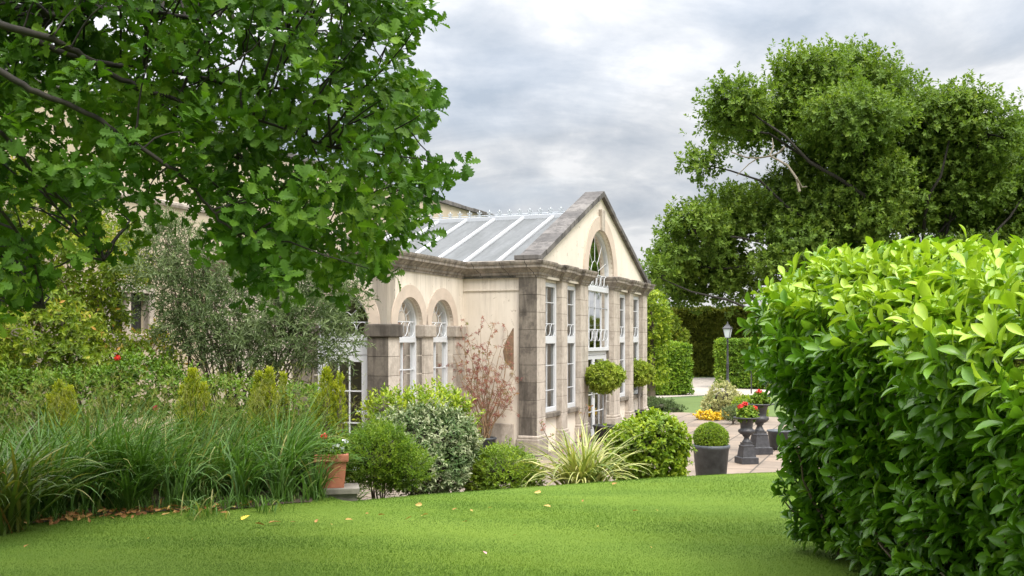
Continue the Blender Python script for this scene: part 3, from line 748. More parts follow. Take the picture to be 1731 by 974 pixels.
        hb = MB(); s = s1 - .05 if s1 < c else s0 + .05; hb.box(s - .015, s + .015, .19, .205, .95, 1.12, .5, fac); hb.box(min(s, s + (-.12 if s1 < c else .12)), max(s, s + (-.12 if s1 < c else .12)), .155, .175, 1.06, 1.08, .5, fac); hb.build('handle', M_steel, d)
    # arcade windows
    for s0, s1 in ((-2.92, -1.90), (-1.51, -.48)):
        window(T, 'window', arc, s0 + .003, s1 - .003, .56, 2.67, True, .06, .11, 1, (1.82, 1.2), ((2.33, 2.44),), ((2.445, 2.72, 3),), dict(r=.19, z=2.74, ang=[R(30), R(62), R(90), R(118), R(150)]), (.08, .09), [(.7, 2.3, .05, 1)], depth0=.11)
    # garden door with fanlight
    window(T, 'fanlight', dw, 2.034, 3.166, 2.33, 2.67, True, .07, .06, 0, (), ((2.36, 2.46),), ((2.465, 2.70, 4),), dict(r=.17, z=2.72, ang=[R(40), R(90), R(140)]), None, None, depth0=.10)
    mb = MB()
    for s0, s1 in ((2.034, 2.12), (3.08, 3.166)): mb.box(s0, s1, .10, .17, 0, 2.33, .5, dw, .006)
    mb.box(2.12, 3.08, .098, .172, 2.11, 2.332, .5, dw, .006); mb.build('door_frame', M_white, T)
    mb = MB()
    s0, s1 = 2.123, 3.077
    mb.box(s0, s0 + .12, .105, .155, .01, 2.10, .5, dw, .005); mb.box(s1 - .12, s1, .105, .155, .01, 2.10, .5, dw, .005)
    mb.box(s0 + .12, s1 - .12, .107, .153, .01, .32, .5, dw, .005); mb.box(s0 + .12, s1 - .12, .107, .153, 1.98, 2.10, .5, dw, .005)
    for q in (.36, .68): mb.box(s0 + .12 + (s1 - s0 - .24) * q - .011, s0 + .12 + (s1 - s0 - .24) * q + .011, .115, .145, .32, 1.98, .5, dw)
    for h in (.87, 1.45): mb.box(s0 + .12, s1 - .12, .117, .143, h - .012, h + .012, .5, dw)
    d = mb.build('door', M_white, T)
    pb = MB(); pb.add([dw(s0 + .12, .13, .32), dw(s1 - .12, .13, .32), dw(s1 - .12, .13, 1.98), dw(s0 + .12, .13, 1.98)], [(0, 1, 2, 3)]); pb.build('pane', M_glass, d)
    hb = MB(); hb.box(s0 + .045, s0 + .075, .085, .105, .93, 1.18, .5, dw); hb.box(s0 + .05, s0 + .19, .05, .07, 1.08, 1.10, .5, dw); hb.box(s0 + .052, s0 + .068, .06, .09, 1.08, 1.10, .5, dw); hb.build('handle', M_white, d)
    # far side wall, closing the room
    mb = MB(); mb.box(GL - .35, GL - .05, .383, 5.58, 0, 3.68, .5); mb.build('end_wall', M_render, T)
    return T
conservatory()

def main_block():
    T = empty('main_building', BO, BRZ, 'tall plain cream building with stone coping rising behind the conservatory', 'building')
    mb = MB(); m = lambda s, d, z: (s, 5.605 + d, z)
    wall(mb, -13.0, 11.3, 0, flat(6.36), [dict(a=-6.25, b=-4.85, bot=2.50, top=3.20)], 0, .4, m)
    mb.box(-13.0, -12.6, 6.01, 16, 0, 6.36); mb.box(10.9, 11.3, 6.01, 16, 0, 6.36); mb.box(-13, 11.3, 16, 16.4, 0, 6.36)
    mb.box(-12.6, 10.9, 6.01, 16, 6.0, 6.2)
    mb.build('wall', M_render_tall, T)
    mb = MB(); s = -13.0
    while s < 11.25:
        e = min(s + .9, 11.36); mb.box(s + .003, e - .003, 5.52, 6.1, 6.362, 6.48 + random.uniform(-.008, .008), random.uniform(.25, .75), None, .012); s = e
    mb.box(10.85, 11.38, 6.1, 16.4, 6.362, 6.475, .4); mb.build('coping', M_coping, T)
    mb = MB(); mb.sweep([(-13, 5.605), (11.3, 5.605)], [(0, 4.82), (.04, 4.82), (.06, 4.86), (.06, 4.90), (.0, 4.93)], .6); mb.build('string_course', M_stone, T)
    # stone framed window behind the climber
    mb = MB(); a, b, z0, z1 = -6.25, -4.85, 2.5, 3.2
    mb.box(a - .14, a, -.04, .12, z0 - .02, z1 + .16, .5, m, .01); mb.box(b, b + .14, -.04, .12, z0 - .02, z1 + .16, .5, m, .01)
    mb.box(a, b, -.038, .12, z1, z1 + .158, .5, m, .01); mb.box(a - .2, b + .2, -.08, .12, z0 - .14, z0 - .02, .4, m, .01)
    for q in (.333, .667): mb.box(a + (b - a) * q - .05, a + (b - a) * q + .05, 0, .12, z0 - .02, z1, .5, m, .01)
    w = mb.build('window', M_stone, T)
    pb = MB(); pb.box(a, b, .16, .17, z0, z1, .5, m); pb.build('pane', plain('dark_pane', (.02, .022, .022), .12), w)
main_block()

def chairs_inside():
    def chair(p, rz, label):
        c = empty('dining_chair', p, rz, label, 'chair', 'wooden chairs inside the conservatory')
        for x, y, h in ((-.2, -.2, .44), (.2, -.2, .44), (-.2, .2, 1.0), (.2, .2, 1.0)):
            mb = MB(); mb.tube([(x, y, 0), (x * .95, y * .95 + (.04 if h > .5 else 0), h)], .02, 6); mb.build('leg', M_wood, c)
        mb = MB(); mb.box(-.22, .22, -.22, .2, .44, .475, .5, None, .01); mb.build('seat', M_wood, c)
        mb = MB()
        for k in range(5): mb.box(-.16 + .08 * k - .012, -.16 + .08 * k + .012, .195, .215, .55, .95, .5)
        mb.box(-.19, .19, .19, .22, .93, 1.0, .5, None, .008); mb.box(-.19, .19, .19, .22, .52, .56, .5); mb.build('backrest', M_wood, c)
    q = loc(1.0, 4.75); chair((q[0], q[1], 0.004), R(200), 'wooden slat back chair seen through the garden door glass, nearer the handle')
    q = loc(1.3, 5.2); chair((q[0], q[1], 0.004), R(230), 'wooden slat back chair inside the garden door, further from the handle')
chairs_inside()

# ================================================================== VEGETATION
def lz(x, y): return float(lawn_z(np.array(float(x)), np.array(float(y))))
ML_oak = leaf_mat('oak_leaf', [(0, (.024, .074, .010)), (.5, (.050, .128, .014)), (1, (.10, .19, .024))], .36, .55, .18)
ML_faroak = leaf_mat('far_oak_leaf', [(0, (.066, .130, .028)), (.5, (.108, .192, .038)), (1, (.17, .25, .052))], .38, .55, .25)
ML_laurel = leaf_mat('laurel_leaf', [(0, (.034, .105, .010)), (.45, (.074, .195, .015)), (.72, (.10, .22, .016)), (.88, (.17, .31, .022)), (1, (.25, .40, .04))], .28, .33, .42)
ML_clip = leaf_mat('clipped_hedge_leaf', [(0, (.075, .165, .020)), (.5, (.13, .25, .027)), (1, (.25, .36, .045))], .28, .45, .4)
ML_conifer_hedge = leaf_mat('conifer_hedge_leaf', [(0, (.065, .10, .018)), (.5, (.115, .158, .025)), (1, (.20, .235, .045))], .15, .6, .2)
ML_gold = leaf_mat('golden_conifer_leaf', [(0, (.11, .18, .014)), (.5, (.23, .30, .020)), (1, (.38, .43, .035))], .3, .6, .2)
ML_sage = leaf_mat('grey_green_leaf', [(0, (.055, .088, .030)), (.5, (.105, .150, .056)), (1, (.26, .31, .17))], .25, .55, .25, (1.1, 1.15, .7), (1, 1, 1))
ML_climb = leaf_mat('climber_leaf', [(0, (.055, .105, .012)), (.5, (.125, .205, .020)), (.85, (.25, .31, .04)), (1, (.36, .22, .08))], .38, .5, .3)
ML_vari = leaf_mat('variegated_leaf', [(0, (.045, .095, .022)), (.4, (.12, .18, .065)), (.6, (.30, .34, .19)), (1, (.50, .51, .35))], .2, .5, .25, (1.1, 1.1, .8), (1, 1, 1))
ML_cream = leaf_mat('cream_edged_leaf', [(0, (.10, .14, .03)), (.5, (.32, .33, .13)), (1, (.52, .50, .24))], .2, .5, .25, (1.1, 1.1, .8), (1, 1, 1))
ML_lime = leaf_mat('lime_shrub_leaf', [(0, (.07, .145, .014)), (.5, (.145, .245, .020)), (1, (.30, .39, .045))], .32, .45, .35)
ML_fresh = leaf_mat('fresh_green_leaf', [(0, (.055, .125, .014)), (.5, (.10, .195, .020)), (1, (.19, .28, .035))], .3, .5, .3)
ML_box = leaf_mat('box_leaf', [(0, (.06, .13, .012)), (.5, (.115, .21, .018)), (1, (.22, .32, .03))], .25, .45, .35)
ML_bay = leaf_mat('bay_leaf', [(0, (.11, .165, .022)), (.5, (.22, .28, .036)), (1, (.40, .43, .08))], .3, .45, .3, wf=(1.05, 1.12, .9))
ML_red = leaf_mat('red_maple_leaf', [(0, (.24, .09, .10)), (.5, (.40, .17, .17)), (.8, (.36, .22, .13)), (1, (.18, .21, .06))], .4, .5, .25, wf=(1, 1, 1))
ML_strap = leaf_mat('strap_leaf', [(0, (.036, .090, .014)), (.5, (.072, .155, .022)), (.85, (.12, .22, .05)), (1, (.28, .27, .09))], .3, .5, .25, wf=(1, 1, 1))
ML_darkstrap = leaf_mat('dark_strap_leaf', [(0, (.035, .060, .016)), (.6, (.065, .12, .022)), (.9, (.16, .15, .05)), (1, (.24, .10, .06))], .25, .4, .4)
ML_flax = leaf_mat('striped_flax_leaf', [(0, (.085, .16, .03)), (.45, (.22, .28, .06)), (1, (.50, .49, .20))], .25, .4, .4, wf=(1.05, 1, 1))
ML_seed = leaf_mat('grass_seed_head', [(0, (.07, .12, .03)), (1, (.17, .18, .07))], .3, .7, .1)
M_redpetal = plain('red_petal', (.62, .012, .012), .5, nscale=30, namp=.3)
M_pinkpetal = plain('pink_petal', (.62, .045, .13), .5, nscale=30, namp=.3)
M_yelpetal = plain('yellow_petal', (.72, .50, .02), .6, nscale=30, namp=.25)
M_core = plain('inner_twigs', (.045, .038, .022), .95, nscale=12, namp=.5)

def blob_core(mb, blobs, k=.72):
    for (x, y, z, a, b, c) in blobs:
        pr = [(math.sin(t) * 1.0, -math.cos(t)) for t in np.linspace(.05, math.pi - .05, 8)]
        th = np.arange(12) * math.pi / 6; V = np.concatenate([np.stack([x + r * a * k * np.cos(th), y + r * b * k * np.sin(th), np.full(12, z + q * c * k)], -1) for r, q in pr])
        i = np.arange(7)[:, None] * 12; j = np.arange(12)[None]; j2 = (j + 1) % 12
        mb.add(V, np.stack([i + j, i + j2, i + 12 + j2, i + 12 + j], -1).reshape(-1, 4))
def bush(name, label, cat, blobs, nshoot, nl, L, asp, tpl, mat, slen=.08, up=.3, base=None, group=None, a0=75, a1=25, dirup=.4, shell=.3, tcl=.25, rough=.12, ls=4.0, tint0=.45, tbias=.25, top_tint=0.0, stems=7, core=True, part='foliage', sr=.012, twig=None, stray=.022):
    B = np.array(blobs, float)
    if base is None: base = (B[0, 0], B[0, 1], max(0, B[:, 2].min() - B[:, 5].max()))
    T = empty(name, base, 0, label, cat, group)
    p, d = hull(blobs, nshoot, shell, rough=rough, ls=ls)
    p = p + d * rng.exponential(stray, len(p))[:, None]
    d = nrm(d + np.array([0, 0, dirup]) + rng.normal(0, .35, d.shape))
    zt = (p[:, 2] - p[:, 2].min()) / (np.ptp(p[:, 2]) + 1e-6)
    t0 = np.clip(tint0 + tcl * lump(p, ls * 1.6, 4.0) + top_tint * (zt - .5) + rng.normal(0, .1, len(p)), 0, 1)
    V, F, t = shoots(p, d, nl, slen * rng.uniform(.6, 1.4, len(p)), L, asp, tpl, a0, a1, up, tint=t0, tvar=.13, tipbias=tbias)
    o = np_mesh(part, V - np.array(base), F, mat, T, t)
    mb = MB(); n0 = len(mb.v)
    b0 = np.array(base)
    for k in range(stems):
        q = B[rng.integers(len(B))]; e = q[:3] + rdir(1)[0] * q[3:] * .6
        st = b0 + np.array([rng.normal(0, .04), rng.normal(0, .04), 0])
        c = curve(st, e, .02, 6, .05) - b0; mb.tube(c, np.linspace(sr, sr * .4, 6), 5)
    if stems: mb.build('stem', twig or M_twig, T)
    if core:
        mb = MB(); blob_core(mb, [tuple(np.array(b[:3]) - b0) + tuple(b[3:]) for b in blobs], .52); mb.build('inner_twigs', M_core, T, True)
    return T

# ---------------------------------------------------------------- near oak, top left
def near_oak():
    T = empty('oak_tree', (-6.6, 4.2, .74), 0, 'large oak whose leafy low boughs hang over the top left corner', 'tree')
    b0 = np.array([-6.6, 4.2, .74])
    mb = MB()
    trunk = np.array([(-6.6, 4.2, .6), (-6.58, 4.22, 1.2), (-6.5, 4.3, 2.2), (-6.45, 4.4, 3.4), (-6.5, 4.6, 4.8), (-6.6, 4.7, 6.5), (-6.5, 4.9, 8.0)])
    mb.tube(trunk - b0, [.52, .40, .34, .31, .27, .2, .1], 12); mb.build('trunk', M_bark, T, True)
    def pl(pts, d0, d1): return np.array([P(x, y, d0 + (d1 - d0) * i / (len(pts) - 1)) for i, (x, y) in enumerate(pts)])
    limbs = [
        (np.vstack([[trunk[2]], pl([(-260, 160), (-150, 230), (-40, 310), (30, 385), (62, 450), (75, 520)], 4.9, 5.9)]), .018),
        (pl([(64, 300), (110, 340), (150, 390), (175, 440)], 5.5, 6.0), .010),
        (pl([(-40, 310), (-10, 400), (-20, 480), (0, 540)], 5.2, 5.7), .010),
        (np.vstack([[trunk[3]], pl([(-130, 20), (0, 40), (79, 62), (118, 81), (163, 108), (217, 143), (286, 163), (345, 185), (409, 195), (480, 215), (560, 250)], 4.9, 6.0)]), .024),
        (np.vstack([[trunk[2]], pl([(-160, 40), (-60, 90), (20, 128), (59, 158), (108, 172), (158, 197), (207, 227), (276, 276), (315, 300), (345, 340), (370, 370), (410, 405)], 4.9, 5.5)]), .022),
        (np.vstack([[trunk[4]], pl([(-80, -40), (40, -10), (79, 30), (103, 25), (148, 12), (222, 15), (290, 25), (370, 40), (460, 45), (560, 60), (640, 70)], 5.35, 6.8)]), .026),
        (np.vstack([[trunk[2]], pl([(-200, 120), (-90, 180), (0, 215), (30, 260), (64, 300), (90, 350), (140, 400)], 4.95, 5.7)]), .018),
        (np.vstack([[trunk[3]], pl([(-120, -20), (40, 60), (160, 110), (240, 110), (330, 130), (420, 150), (510, 150), (590, 160), (660, 190)], 5.1, 6.8)]), .022),
        (pl([(286, 163), (340, 215), (400, 260), (470, 300), (540, 330), (600, 360)], 6.2, 6.6), .013),
        (pl([(217, 143), (300, 190), (330, 250), (345, 300), (400, 340), (470, 390)], 5.8, 6.1), .012),
    ]
    lp = []
    mb = MB()
    for L, r in limbs:
        k = len(L); tt = np.linspace(0, k - 1, (k - 1) * 4 + 1); S = np.stack([np.interp(tt, np.arange(k), L[:, j]) for j in range(3)], -1)
        S[2:-2] = (S[:-4] + S[1:-3] + S[2:-2] + S[3:-1] + S[4:]) / 5
        S[1:-1] += rng.normal(0, .004, S[1:-1].shape)
        mb.tube(S - b0, np.linspace(r, r * .25, len(S)), 7); lp.append(S[6:])
    LP = np.concatenate(lp)
    poly = [(-330, -190), (640, -150), (700, -60), (680, 10), (694, 32), (675, 52), (655, 70), (655, 95), (672, 130), (698, 160), (704, 188), (684, 205), (682, 235), (702, 268), (722, 285), (708, 300), (698, 330), (688, 364), (668, 378), (648, 392), (664, 415), (655, 455), (620, 462), (595, 452), (560, 470), (515, 462), (470, 480), (425, 468), (392, 440), (350, 415), (338, 385), (355, 355), (330, 335), (285, 348), (262, 345), (232, 380), (212, 420), (190, 445), (150, 462), (120, 480), (60, 520), (0, 560), (-120, 560), (-330, 420)]
    PX = np.array(poly, float)
    def inside(x, y):
        c = np.zeros(len(x), bool); j = len(PX) - 1
        for i in range(len(PX)):
            xi, yi = PX[i]; xj, yj = PX[j]
            c ^= ((yi > y) != (yj > y)) & (x < (xj - xi) * (y - yi) / (yj - yi + 1e-9) + xi); j = i
        return c
    n = 9000; x = rng.uniform(-330, 740, n); y = rng.uniform(-190, 560, n)
    ok = inside(x, y)
    for hx, hy, rx, ry in ((120, 262, 62, 24), (228, 300, 28, 34), (300, 208, 20, 16), (290, 335, 34, 16), (345, 240, 16, 12), (215, 68, 26, 18), (95, 45, 16, 14), (420, 105, 12, 10), (575, 200, 18, 14), (600, 295, 16, 12), (255, 25, 16, 10), (310, 155, 12, 8), (640, 345, 18, 14), (390, 85, 10, 10), (300, 280, 18, 16), (60, 350, 30, 22), (100, 420, 40, 22), (350, 265, 14, 12)):
        ok &= ((x - hx) / rx) ** 2 + ((y - hy) / ry) ** 2 > 1
    cl_ = lump(np.stack([x, y, x * 0 + 1.0], -1), .034, 2.0) + .6 * lump(np.stack([x, y, x * 0], -1), .075, 5.0); ok &= cl_ > -.06
    # lower left is thinner: single hanging sprays in front of the climber
    thin = (y > 330) & (x < 230); ok &= ~(thin & (rng.random(n) > .5))
    x, y = x[ok][:1350], y[ok][:1350]
    ex = np.array([(705, 22), (716, 45), (690, 40), (660, 22), (672, 60), (724, 165), (731, 188), (702, 150), (700, 198), (742, 286), (764, 282), (726, 296), (720, 325), (714, 352), (690, 372), (642, 448), (604, 455), (560, 470), (500, 468), (440, 472), (664, 410), (650, 440)], float)
    x = np.concatenate([x, ex[:, 0] - 12, ex[:, 0] - 20]); y = np.concatenate([y, ex[:, 1], ex[:, 1] + 6])
    d = rng.uniform(5.1, 7.7, len(x))
    C = np.stack([(x - CX) / FPX * d, d, EYE - (y - HY) / FPX * d], -1)
    # twigs from nearest limb point
    t0 = np.clip(.42 + .30 * lump(C, 2.2, 3.0) + rng.normal(0, .12, len(C)), 0, 1)
    D = []
    for c in C:
        dist = np.linalg.norm(LP - c, axis=1); i = np.argmin(dist + rng.uniform(0, .25, len(dist)))
        a = LP[i]; v = c - a
        if dist[i] > .12 and rng.random() < .26: mb.tube(curve(a, c, .03, 6, .07) - b0, np.linspace(.006 + .003 * min(1, dist[i]), .0025, 6), 5, cap=False)
        D.append(v / (np.linalg.norm(v) + 1e-6))
    mb.build('branches', M_bark, T, True)
    D = nrm(np.array(D) + np.array([0, 0, .15]) + rng.normal(0, .35, (len(C), 3)))
    # every cluster: three short side twigs of leaves
    parts = []
    for k in range(3):
        off = rng.normal(0, .055, C.shape); parts.append(shoots(C + off - b0, nrm(D + rng.normal(0, .6, D.shape)), 6, .07, .092, .74, TPL_OAK, 85, 35, .7, .3, t0, .14, .15))
    V, F, t = join(parts); np_mesh('crown', V, F, ML_oak, T, t)
near_oak()

# ---------------------------------------------------------------- big oak on the right
def far_oak():
    D0 = 58.0; base = np.array([P(1560, HY, D0)[0], D0, 0.0])
    T = empty('oak_tree', base, 0, 'broad spreading mature oak standing beyond the hedges on the right', 'tree')
    Z = [(560, 130, 120, 62), (690, 112, 100, 55), (820, 165, 110, 70), (330, 215, 85, 52), (395, 300, 120, 58), (215, 420, 46, 30), (285, 275, 60, 40), (570, 250, 130, 80), (710, 280, 150, 95), (860, 310, 120, 90), (1080, 250, 95, 62), (1180, 320, 95, 75), (1290, 390, 80, 100), (1000, 395, 150, 110), (640, 415, 140, 72), (480, 545, 120, 72), (330, 605, 140, 68), (190, 655, 95, 70), (115, 750, 66, 74), (245, 745, 110, 66), (155, 845, 78, 50), (330, 830, 80, 50), (65, 800, 30, 34), (600, 590, 140, 80), (770, 500, 150, 92), (900, 470, 130, 80), (520, 690, 100, 55), (700, 670, 100, 62), (1130, 500, 120, 66), (1270, 560, 80, 70), (1010, 610, 80, 34), (1140, 620, 90, 40), (1340, 480, 90, 120), (1380, 620, 90, 80), (460, 760, 60, 40), (640, 770, 110, 50), (860, 760, 120, 45), (1080, 740, 120, 50), (1250, 720, 110, 60), (960, 285, 110, 80), (1010, 520, 120, 66), (880, 585, 110, 52), (760, 620, 100, 52), (1180, 430, 100, 74)]
    bl = []
    s = D0 / FPX / 1.988
    for zx, zy, rx, ry in Z:
        d = D0 + rng.uniform(-3.2, 3.2); c = P(1080 + zx / 1.988, 60 + zy / 1.988, d); c[2] -= .22; bl.append((*c, rx * s * .97, rx * s * 1.12, ry * s * .93))
    Bl = np.array(bl)
    p, dr = hull(bl, 19000, .6, .25, rough=.30, ls=1.1)
    gap = lump(p, .75, 9.0); keep = (gap > -.56) & (p[:, 2] > EYE + (HY - 512) / FPX * p[:, 1]); p, dr = p[keep], dr[keep]
    t0 = np.clip(.42 + .25 * lump(p, .8, 2.0) + rng.normal(0, .1, len(p)), 0, 1)
    parts = []
    for k in range(2):
        q = p + rng.normal(0, .40, p.shape)
        parts.append(shoots(q - base, nrm(dr + np.array([0, 0, .5]) + rng.normal(0, .4, dr.shape)), 8, .38, .265, .62, TPL_TINY, 85, 30, .6, .35, t0, .15, .2))
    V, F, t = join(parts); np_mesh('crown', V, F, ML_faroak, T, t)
    mb = MB(); tr = np.array([base + (0, 0, -.1), base + (0.05, 0, .8), base + (-.1, .1, 2.2), base + (-.3, 0, 4.2)])
    mb.tube(tr - base, [1.15, .88, .78, .72], 14)
    fork = tr[-1]
    for x, y, z, a, b, c in bl:
        e = np.array([x, y, z]); dd = np.linalg.norm(e - fork)
        mb.tube(curve(fork + rng.normal(0, .12, 3), e, .06, 10, .09) - base, np.linspace(.06 + .008 * dd, .03, 10), 7, cap=False)
        for k in range(4):
            q = e + rdir(1)[0] * np.array([a, b, c]) * .85; mb.tube(curve(e, q, .05, 6, .1) - base, np.linspace(.07, .02, 6), 5, cap=False)
    mb.build('trunk', M_bark, T, True)
    mb = MB()
    f = lambda pts, d: np.array([P(1080 + x / 1.988, 60 + y / 1.988, d + .25 * i) - base for i, (x, y) in enumerate(pts)])
    for pts, r in (([(540, 525), (530, 480), (500, 437), (470, 420), (440, 405), (400, 412), (360, 410), (310, 392)], .075), ([(440, 405), (452, 375), (448, 345)], .05), ([(400, 412), (370, 432), (328, 472)], .04), ([(490, 375), (470, 395), (445, 405)], .07), ([(530, 480), (548, 510), (565, 508)], .06)):
        q = f(pts, D0 - 4.2); mb.tube(q, np.linspace(r, r * .5, len(q)), 7)
    mb.build('dead_branch', M_bark_pale, T, True)
far_oak()

# ---------------------------------------------------------------- cherry laurel hedge, right foreground
def laurel():
    A = np.array([2.22, 7.75]); B = np.array([2.72, 2.6]); ax = (B - A) / np.linalg.norm(B - A); Lh = np.linalg.norm(B - A)
    out = np.array([ax[1], -ax[0]])                      # towards the lawn
    if out[0] > 0: out = -out
    Wd = 1.9; base = np.array([*(A + ax * 2 - out * .9), lz(*(A + ax * 2))])
    T = empty('laurel_hedge', base, 0, 'tall glossy cherry laurel hedge with lime new shoots on top, right foreground', 'hedge')
    def ztop(s): return 2.86 - .045 * s - .070 * np.clip(s - 1.2, 0, 2.4) ** 2 + .05 * np.sin(s * 2.3) + .035 * np.sin(s * 5.1 + 1)
    def bulge(s, z): return .33 * np.exp(-((z - 2.30) / .50) ** 2) - .14 * np.exp(-((z - .85) / .45) ** 2) + .06 * np.sin(s * 3.1 + z * 2.2) + .05 * np.sin(s * 6.3 - z * 4.1)
    parts = []
    def emit(n, kind, seed):
        if kind == 'front':
            s = rng.uniform(-.1, Lh, n); z = rng.uniform(.80, 2.82, n); z = .8 + (z - .8) * (ztop(s) + .02 - .8) / 2.02; dep = rng.uniform(-.03, .30, n) * 1.0
            xy = A[None] + ax[None] * s[:, None] + out[None] * (bulge(s, z) - dep)[:, None]
            d = np.concatenate([out[None] * np.ones((n, 1)), np.zeros((n, 1))], 1); rnd = np.clip((z - ztop(s) + .37) / .35, 0, 1)[:, None]
            xy -= out[None] * (rnd ** 2 * .22)
            d = nrm(d + np.array([0, 0, .45]) + rnd * np.array([0, 0, 1.0]) - np.array([*ax, 0]) * .25)
        elif kind == 'end':
            w = rng.uniform(0, Wd, n); z = rng.uniform(.80, 2.8, n); dep = rng.uniform(-.03, .25, n)
            s = -(.10 * np.sin(w * 3) + bulge(w, z) * .8) + dep; rnd = np.clip(.35 - w, 0, 1) * 1.2
            xy = A[None] + ax[None] * (s + rnd ** 2 * .5)[:, None] - out[None] * (w - bulge(0 * w, z) * np.clip(1 - w, 0, 1))[:, None]
            d = np.concatenate([-ax[None] * np.ones((n, 1)), np.zeros((n, 1))], 1); d = nrm(d + np.array([0, 0, .5]) + np.array([*out, 0]) * rnd[:, None])
        else:
            s = rng.uniform(-.05, Lh, n); w = rng.uniform(.05, Wd, n); dep = rng.uniform(-.04, .22, n)
            z = ztop(s) - dep - .16 * np.clip(1 - w / .3, 0, 1) ** 2; xy = A[None] + ax[None] * s[:, None] - out[None] * w[:, None]
            d = nrm(np.array([0, 0, 1.0]) + np.concatenate([out[None] * np.clip(.6 - w, 0, .5)[:, None], np.zeros((n, 1))], 1) + rng.normal(0, .22, (n, 3)))
        p = np.concatenate([xy, z[:, None]], 1)
        d = nrm(d + rng.normal(0, .25, (n, 3)))
        return p, d, dep
    for kind, n in (('front', 2500), ('end', 560), ('top', 1450)):
        p, d, dep = emit(n, kind, 0)
        # new growth: the shoots at the very top are lime, old wood below is deep green
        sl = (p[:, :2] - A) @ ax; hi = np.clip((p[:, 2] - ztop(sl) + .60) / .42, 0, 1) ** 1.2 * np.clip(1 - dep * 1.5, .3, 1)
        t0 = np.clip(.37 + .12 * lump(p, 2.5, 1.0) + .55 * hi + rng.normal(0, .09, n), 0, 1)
        young = rng.random(n) < .05; t0 = np.where(young, np.maximum(t0, .68), t0)
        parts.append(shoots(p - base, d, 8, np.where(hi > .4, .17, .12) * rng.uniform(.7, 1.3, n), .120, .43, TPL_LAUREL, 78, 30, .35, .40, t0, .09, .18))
    V, F, t = join(parts); np_mesh('foliage', V, F, ML_laurel, T, t, smooth=True)
    # woody inside
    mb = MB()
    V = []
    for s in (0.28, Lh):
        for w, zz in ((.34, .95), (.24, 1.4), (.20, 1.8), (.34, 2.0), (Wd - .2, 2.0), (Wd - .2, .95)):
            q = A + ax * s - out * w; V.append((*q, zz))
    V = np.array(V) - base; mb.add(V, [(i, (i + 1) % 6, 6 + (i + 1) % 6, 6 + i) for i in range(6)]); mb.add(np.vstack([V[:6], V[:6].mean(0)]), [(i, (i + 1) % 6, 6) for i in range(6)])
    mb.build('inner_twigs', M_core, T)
    mb = MB()
    for k in range(90):
        s = rng.uniform(.05, Lh); w = rng.uniform(.25, .8); q = A + ax * s - out * w
        e = A + ax * (s + rng.normal(0, .3)) + out * (rng.uniform(-.1, .12)); mb.tube(curve((*q, lz(*q)), (*e, rng.uniform(.9, 2.1)), .02, 7, .06) - base, np.linspace(.018, .005, 7), 5, cap=False)
    mb.build('branches', M_twig, T, True)
laurel()

# ---------------------------------------------------------------- far hedges
def box_hedge(name, label, p0, p1, width, h, n, L, mat, z0=0.0, wob=.1, nl=5, trim=.05):
    """clipped hedge between two ground points, front face on the camera side"""
    p0, p1 = np.array(p0[:2]), np.array(p1[:2]); ax = (p1 - p0); Ln = np.linalg.norm(ax); ax /= Ln; out = np.array([ax[1], -ax[0]])
    base = np.array([*((p0 + p1) / 2 - out * width / 2), z0]); T = empty(name, base, 0, label, 'hedge')
    ar = np.array([Ln * h, Ln * width, width * h, width * h]); which = rng.choice(4, n, p=ar / ar.sum())
    a, b = rng.random(n), rng.random(n); dep = rng.random(n) ** 2 * .3; P3 = np.zeros((n, 3)); D = np.zeros((n, 3))
    for k in range(4):
        i = which == k
        if k == 0: s, w, z, dv = a[i] * Ln, dep[i], b[i] * h, np.array([*out, .35])
        elif k == 1: s, w, z, dv = a[i] * Ln, b[i] * width, h - dep[i] * .5, np.array([*(out * .2), 1.0])
        elif k == 2: s, w, z, dv = dep[i], a[i] * width, b[i] * h, np.array([*(-ax), .35])
        else: s, w, z, dv = Ln - dep[i], a[i] * width, b[i] * h, np.array([*ax, .35])
        xy = p0 + ax * s[:, None] - out * w[:, None]; P3[i] = np.concatenate([xy, z[:, None] + z0], 1); D[i] = dv
    P3 += nrm(D) * (lump(P3, 1.6, 2.0) * wob)[:, None]
    t0 = np.clip(.42 + .25 * lump(P3, 1.9, 5.0) + .25 * np.clip((P3[:, 2] - z0) / h - .75, 0, 1) * 2 + rng.normal(0, .12, n), 0, 1)
    V, F, t = shoots(P3 - base, nrm(D + rng.normal(0, .35, D.shape)), nl, L * .9, L, .5, TPL_TINY, 75, 25, .4, .3, t0, .14, .2)
    np_mesh('foliage', V, F, mat, T, t)
    mb = MB(); q = [p0 + ax * .22 - out * .22, p1 - ax * .22 - out * .22, p1 - ax * .22 - out * (width - .2), p0 + ax * .22 - out * (width - .2)]
    V = [(*(c - base[:2]), z) for z in (.02, h - .25) for c in q]; mb.add(V, [(0, 1, 5, 4), (1, 2, 6, 5), (2, 3, 7, 6), (3, 0, 4, 7), (4, 5, 6, 7)]); mb.build('inner_twigs', M_core, T)
a, b = P(1040, HY, 63), P(1330, HY, 66); box_hedge('conifer_hedge', 'very tall dark clipped conifer hedge closing the view behind the drive', (a[0], 63), (b[0], 65), 2.2, 4.15, 12000, .22, ML_conifer_hedge, 0, .22, 6)
a, b = P(1330, HY, 66), P(2300, HY, 60); box_hedge('conifer_hedge', 'dark conifer hedge screened by the big oak and the laurel', (a[0], 65.2), (b[0], 60), 2.2, 3.6, 5000, .3, ML_conifer_hedge, 0, .3, 5)
a, b = P(1085, HY, 42.5), P(1168, HY, 43.0); box_hedge('clipped_hedge', 'bright green clipped laurel hedge block at the conservatory end, left of the drive', (a[0], 42.3), (b[0], 43.0), 3.0, 2.12, 6500, .13, ML_clip, 0, .10, 5)
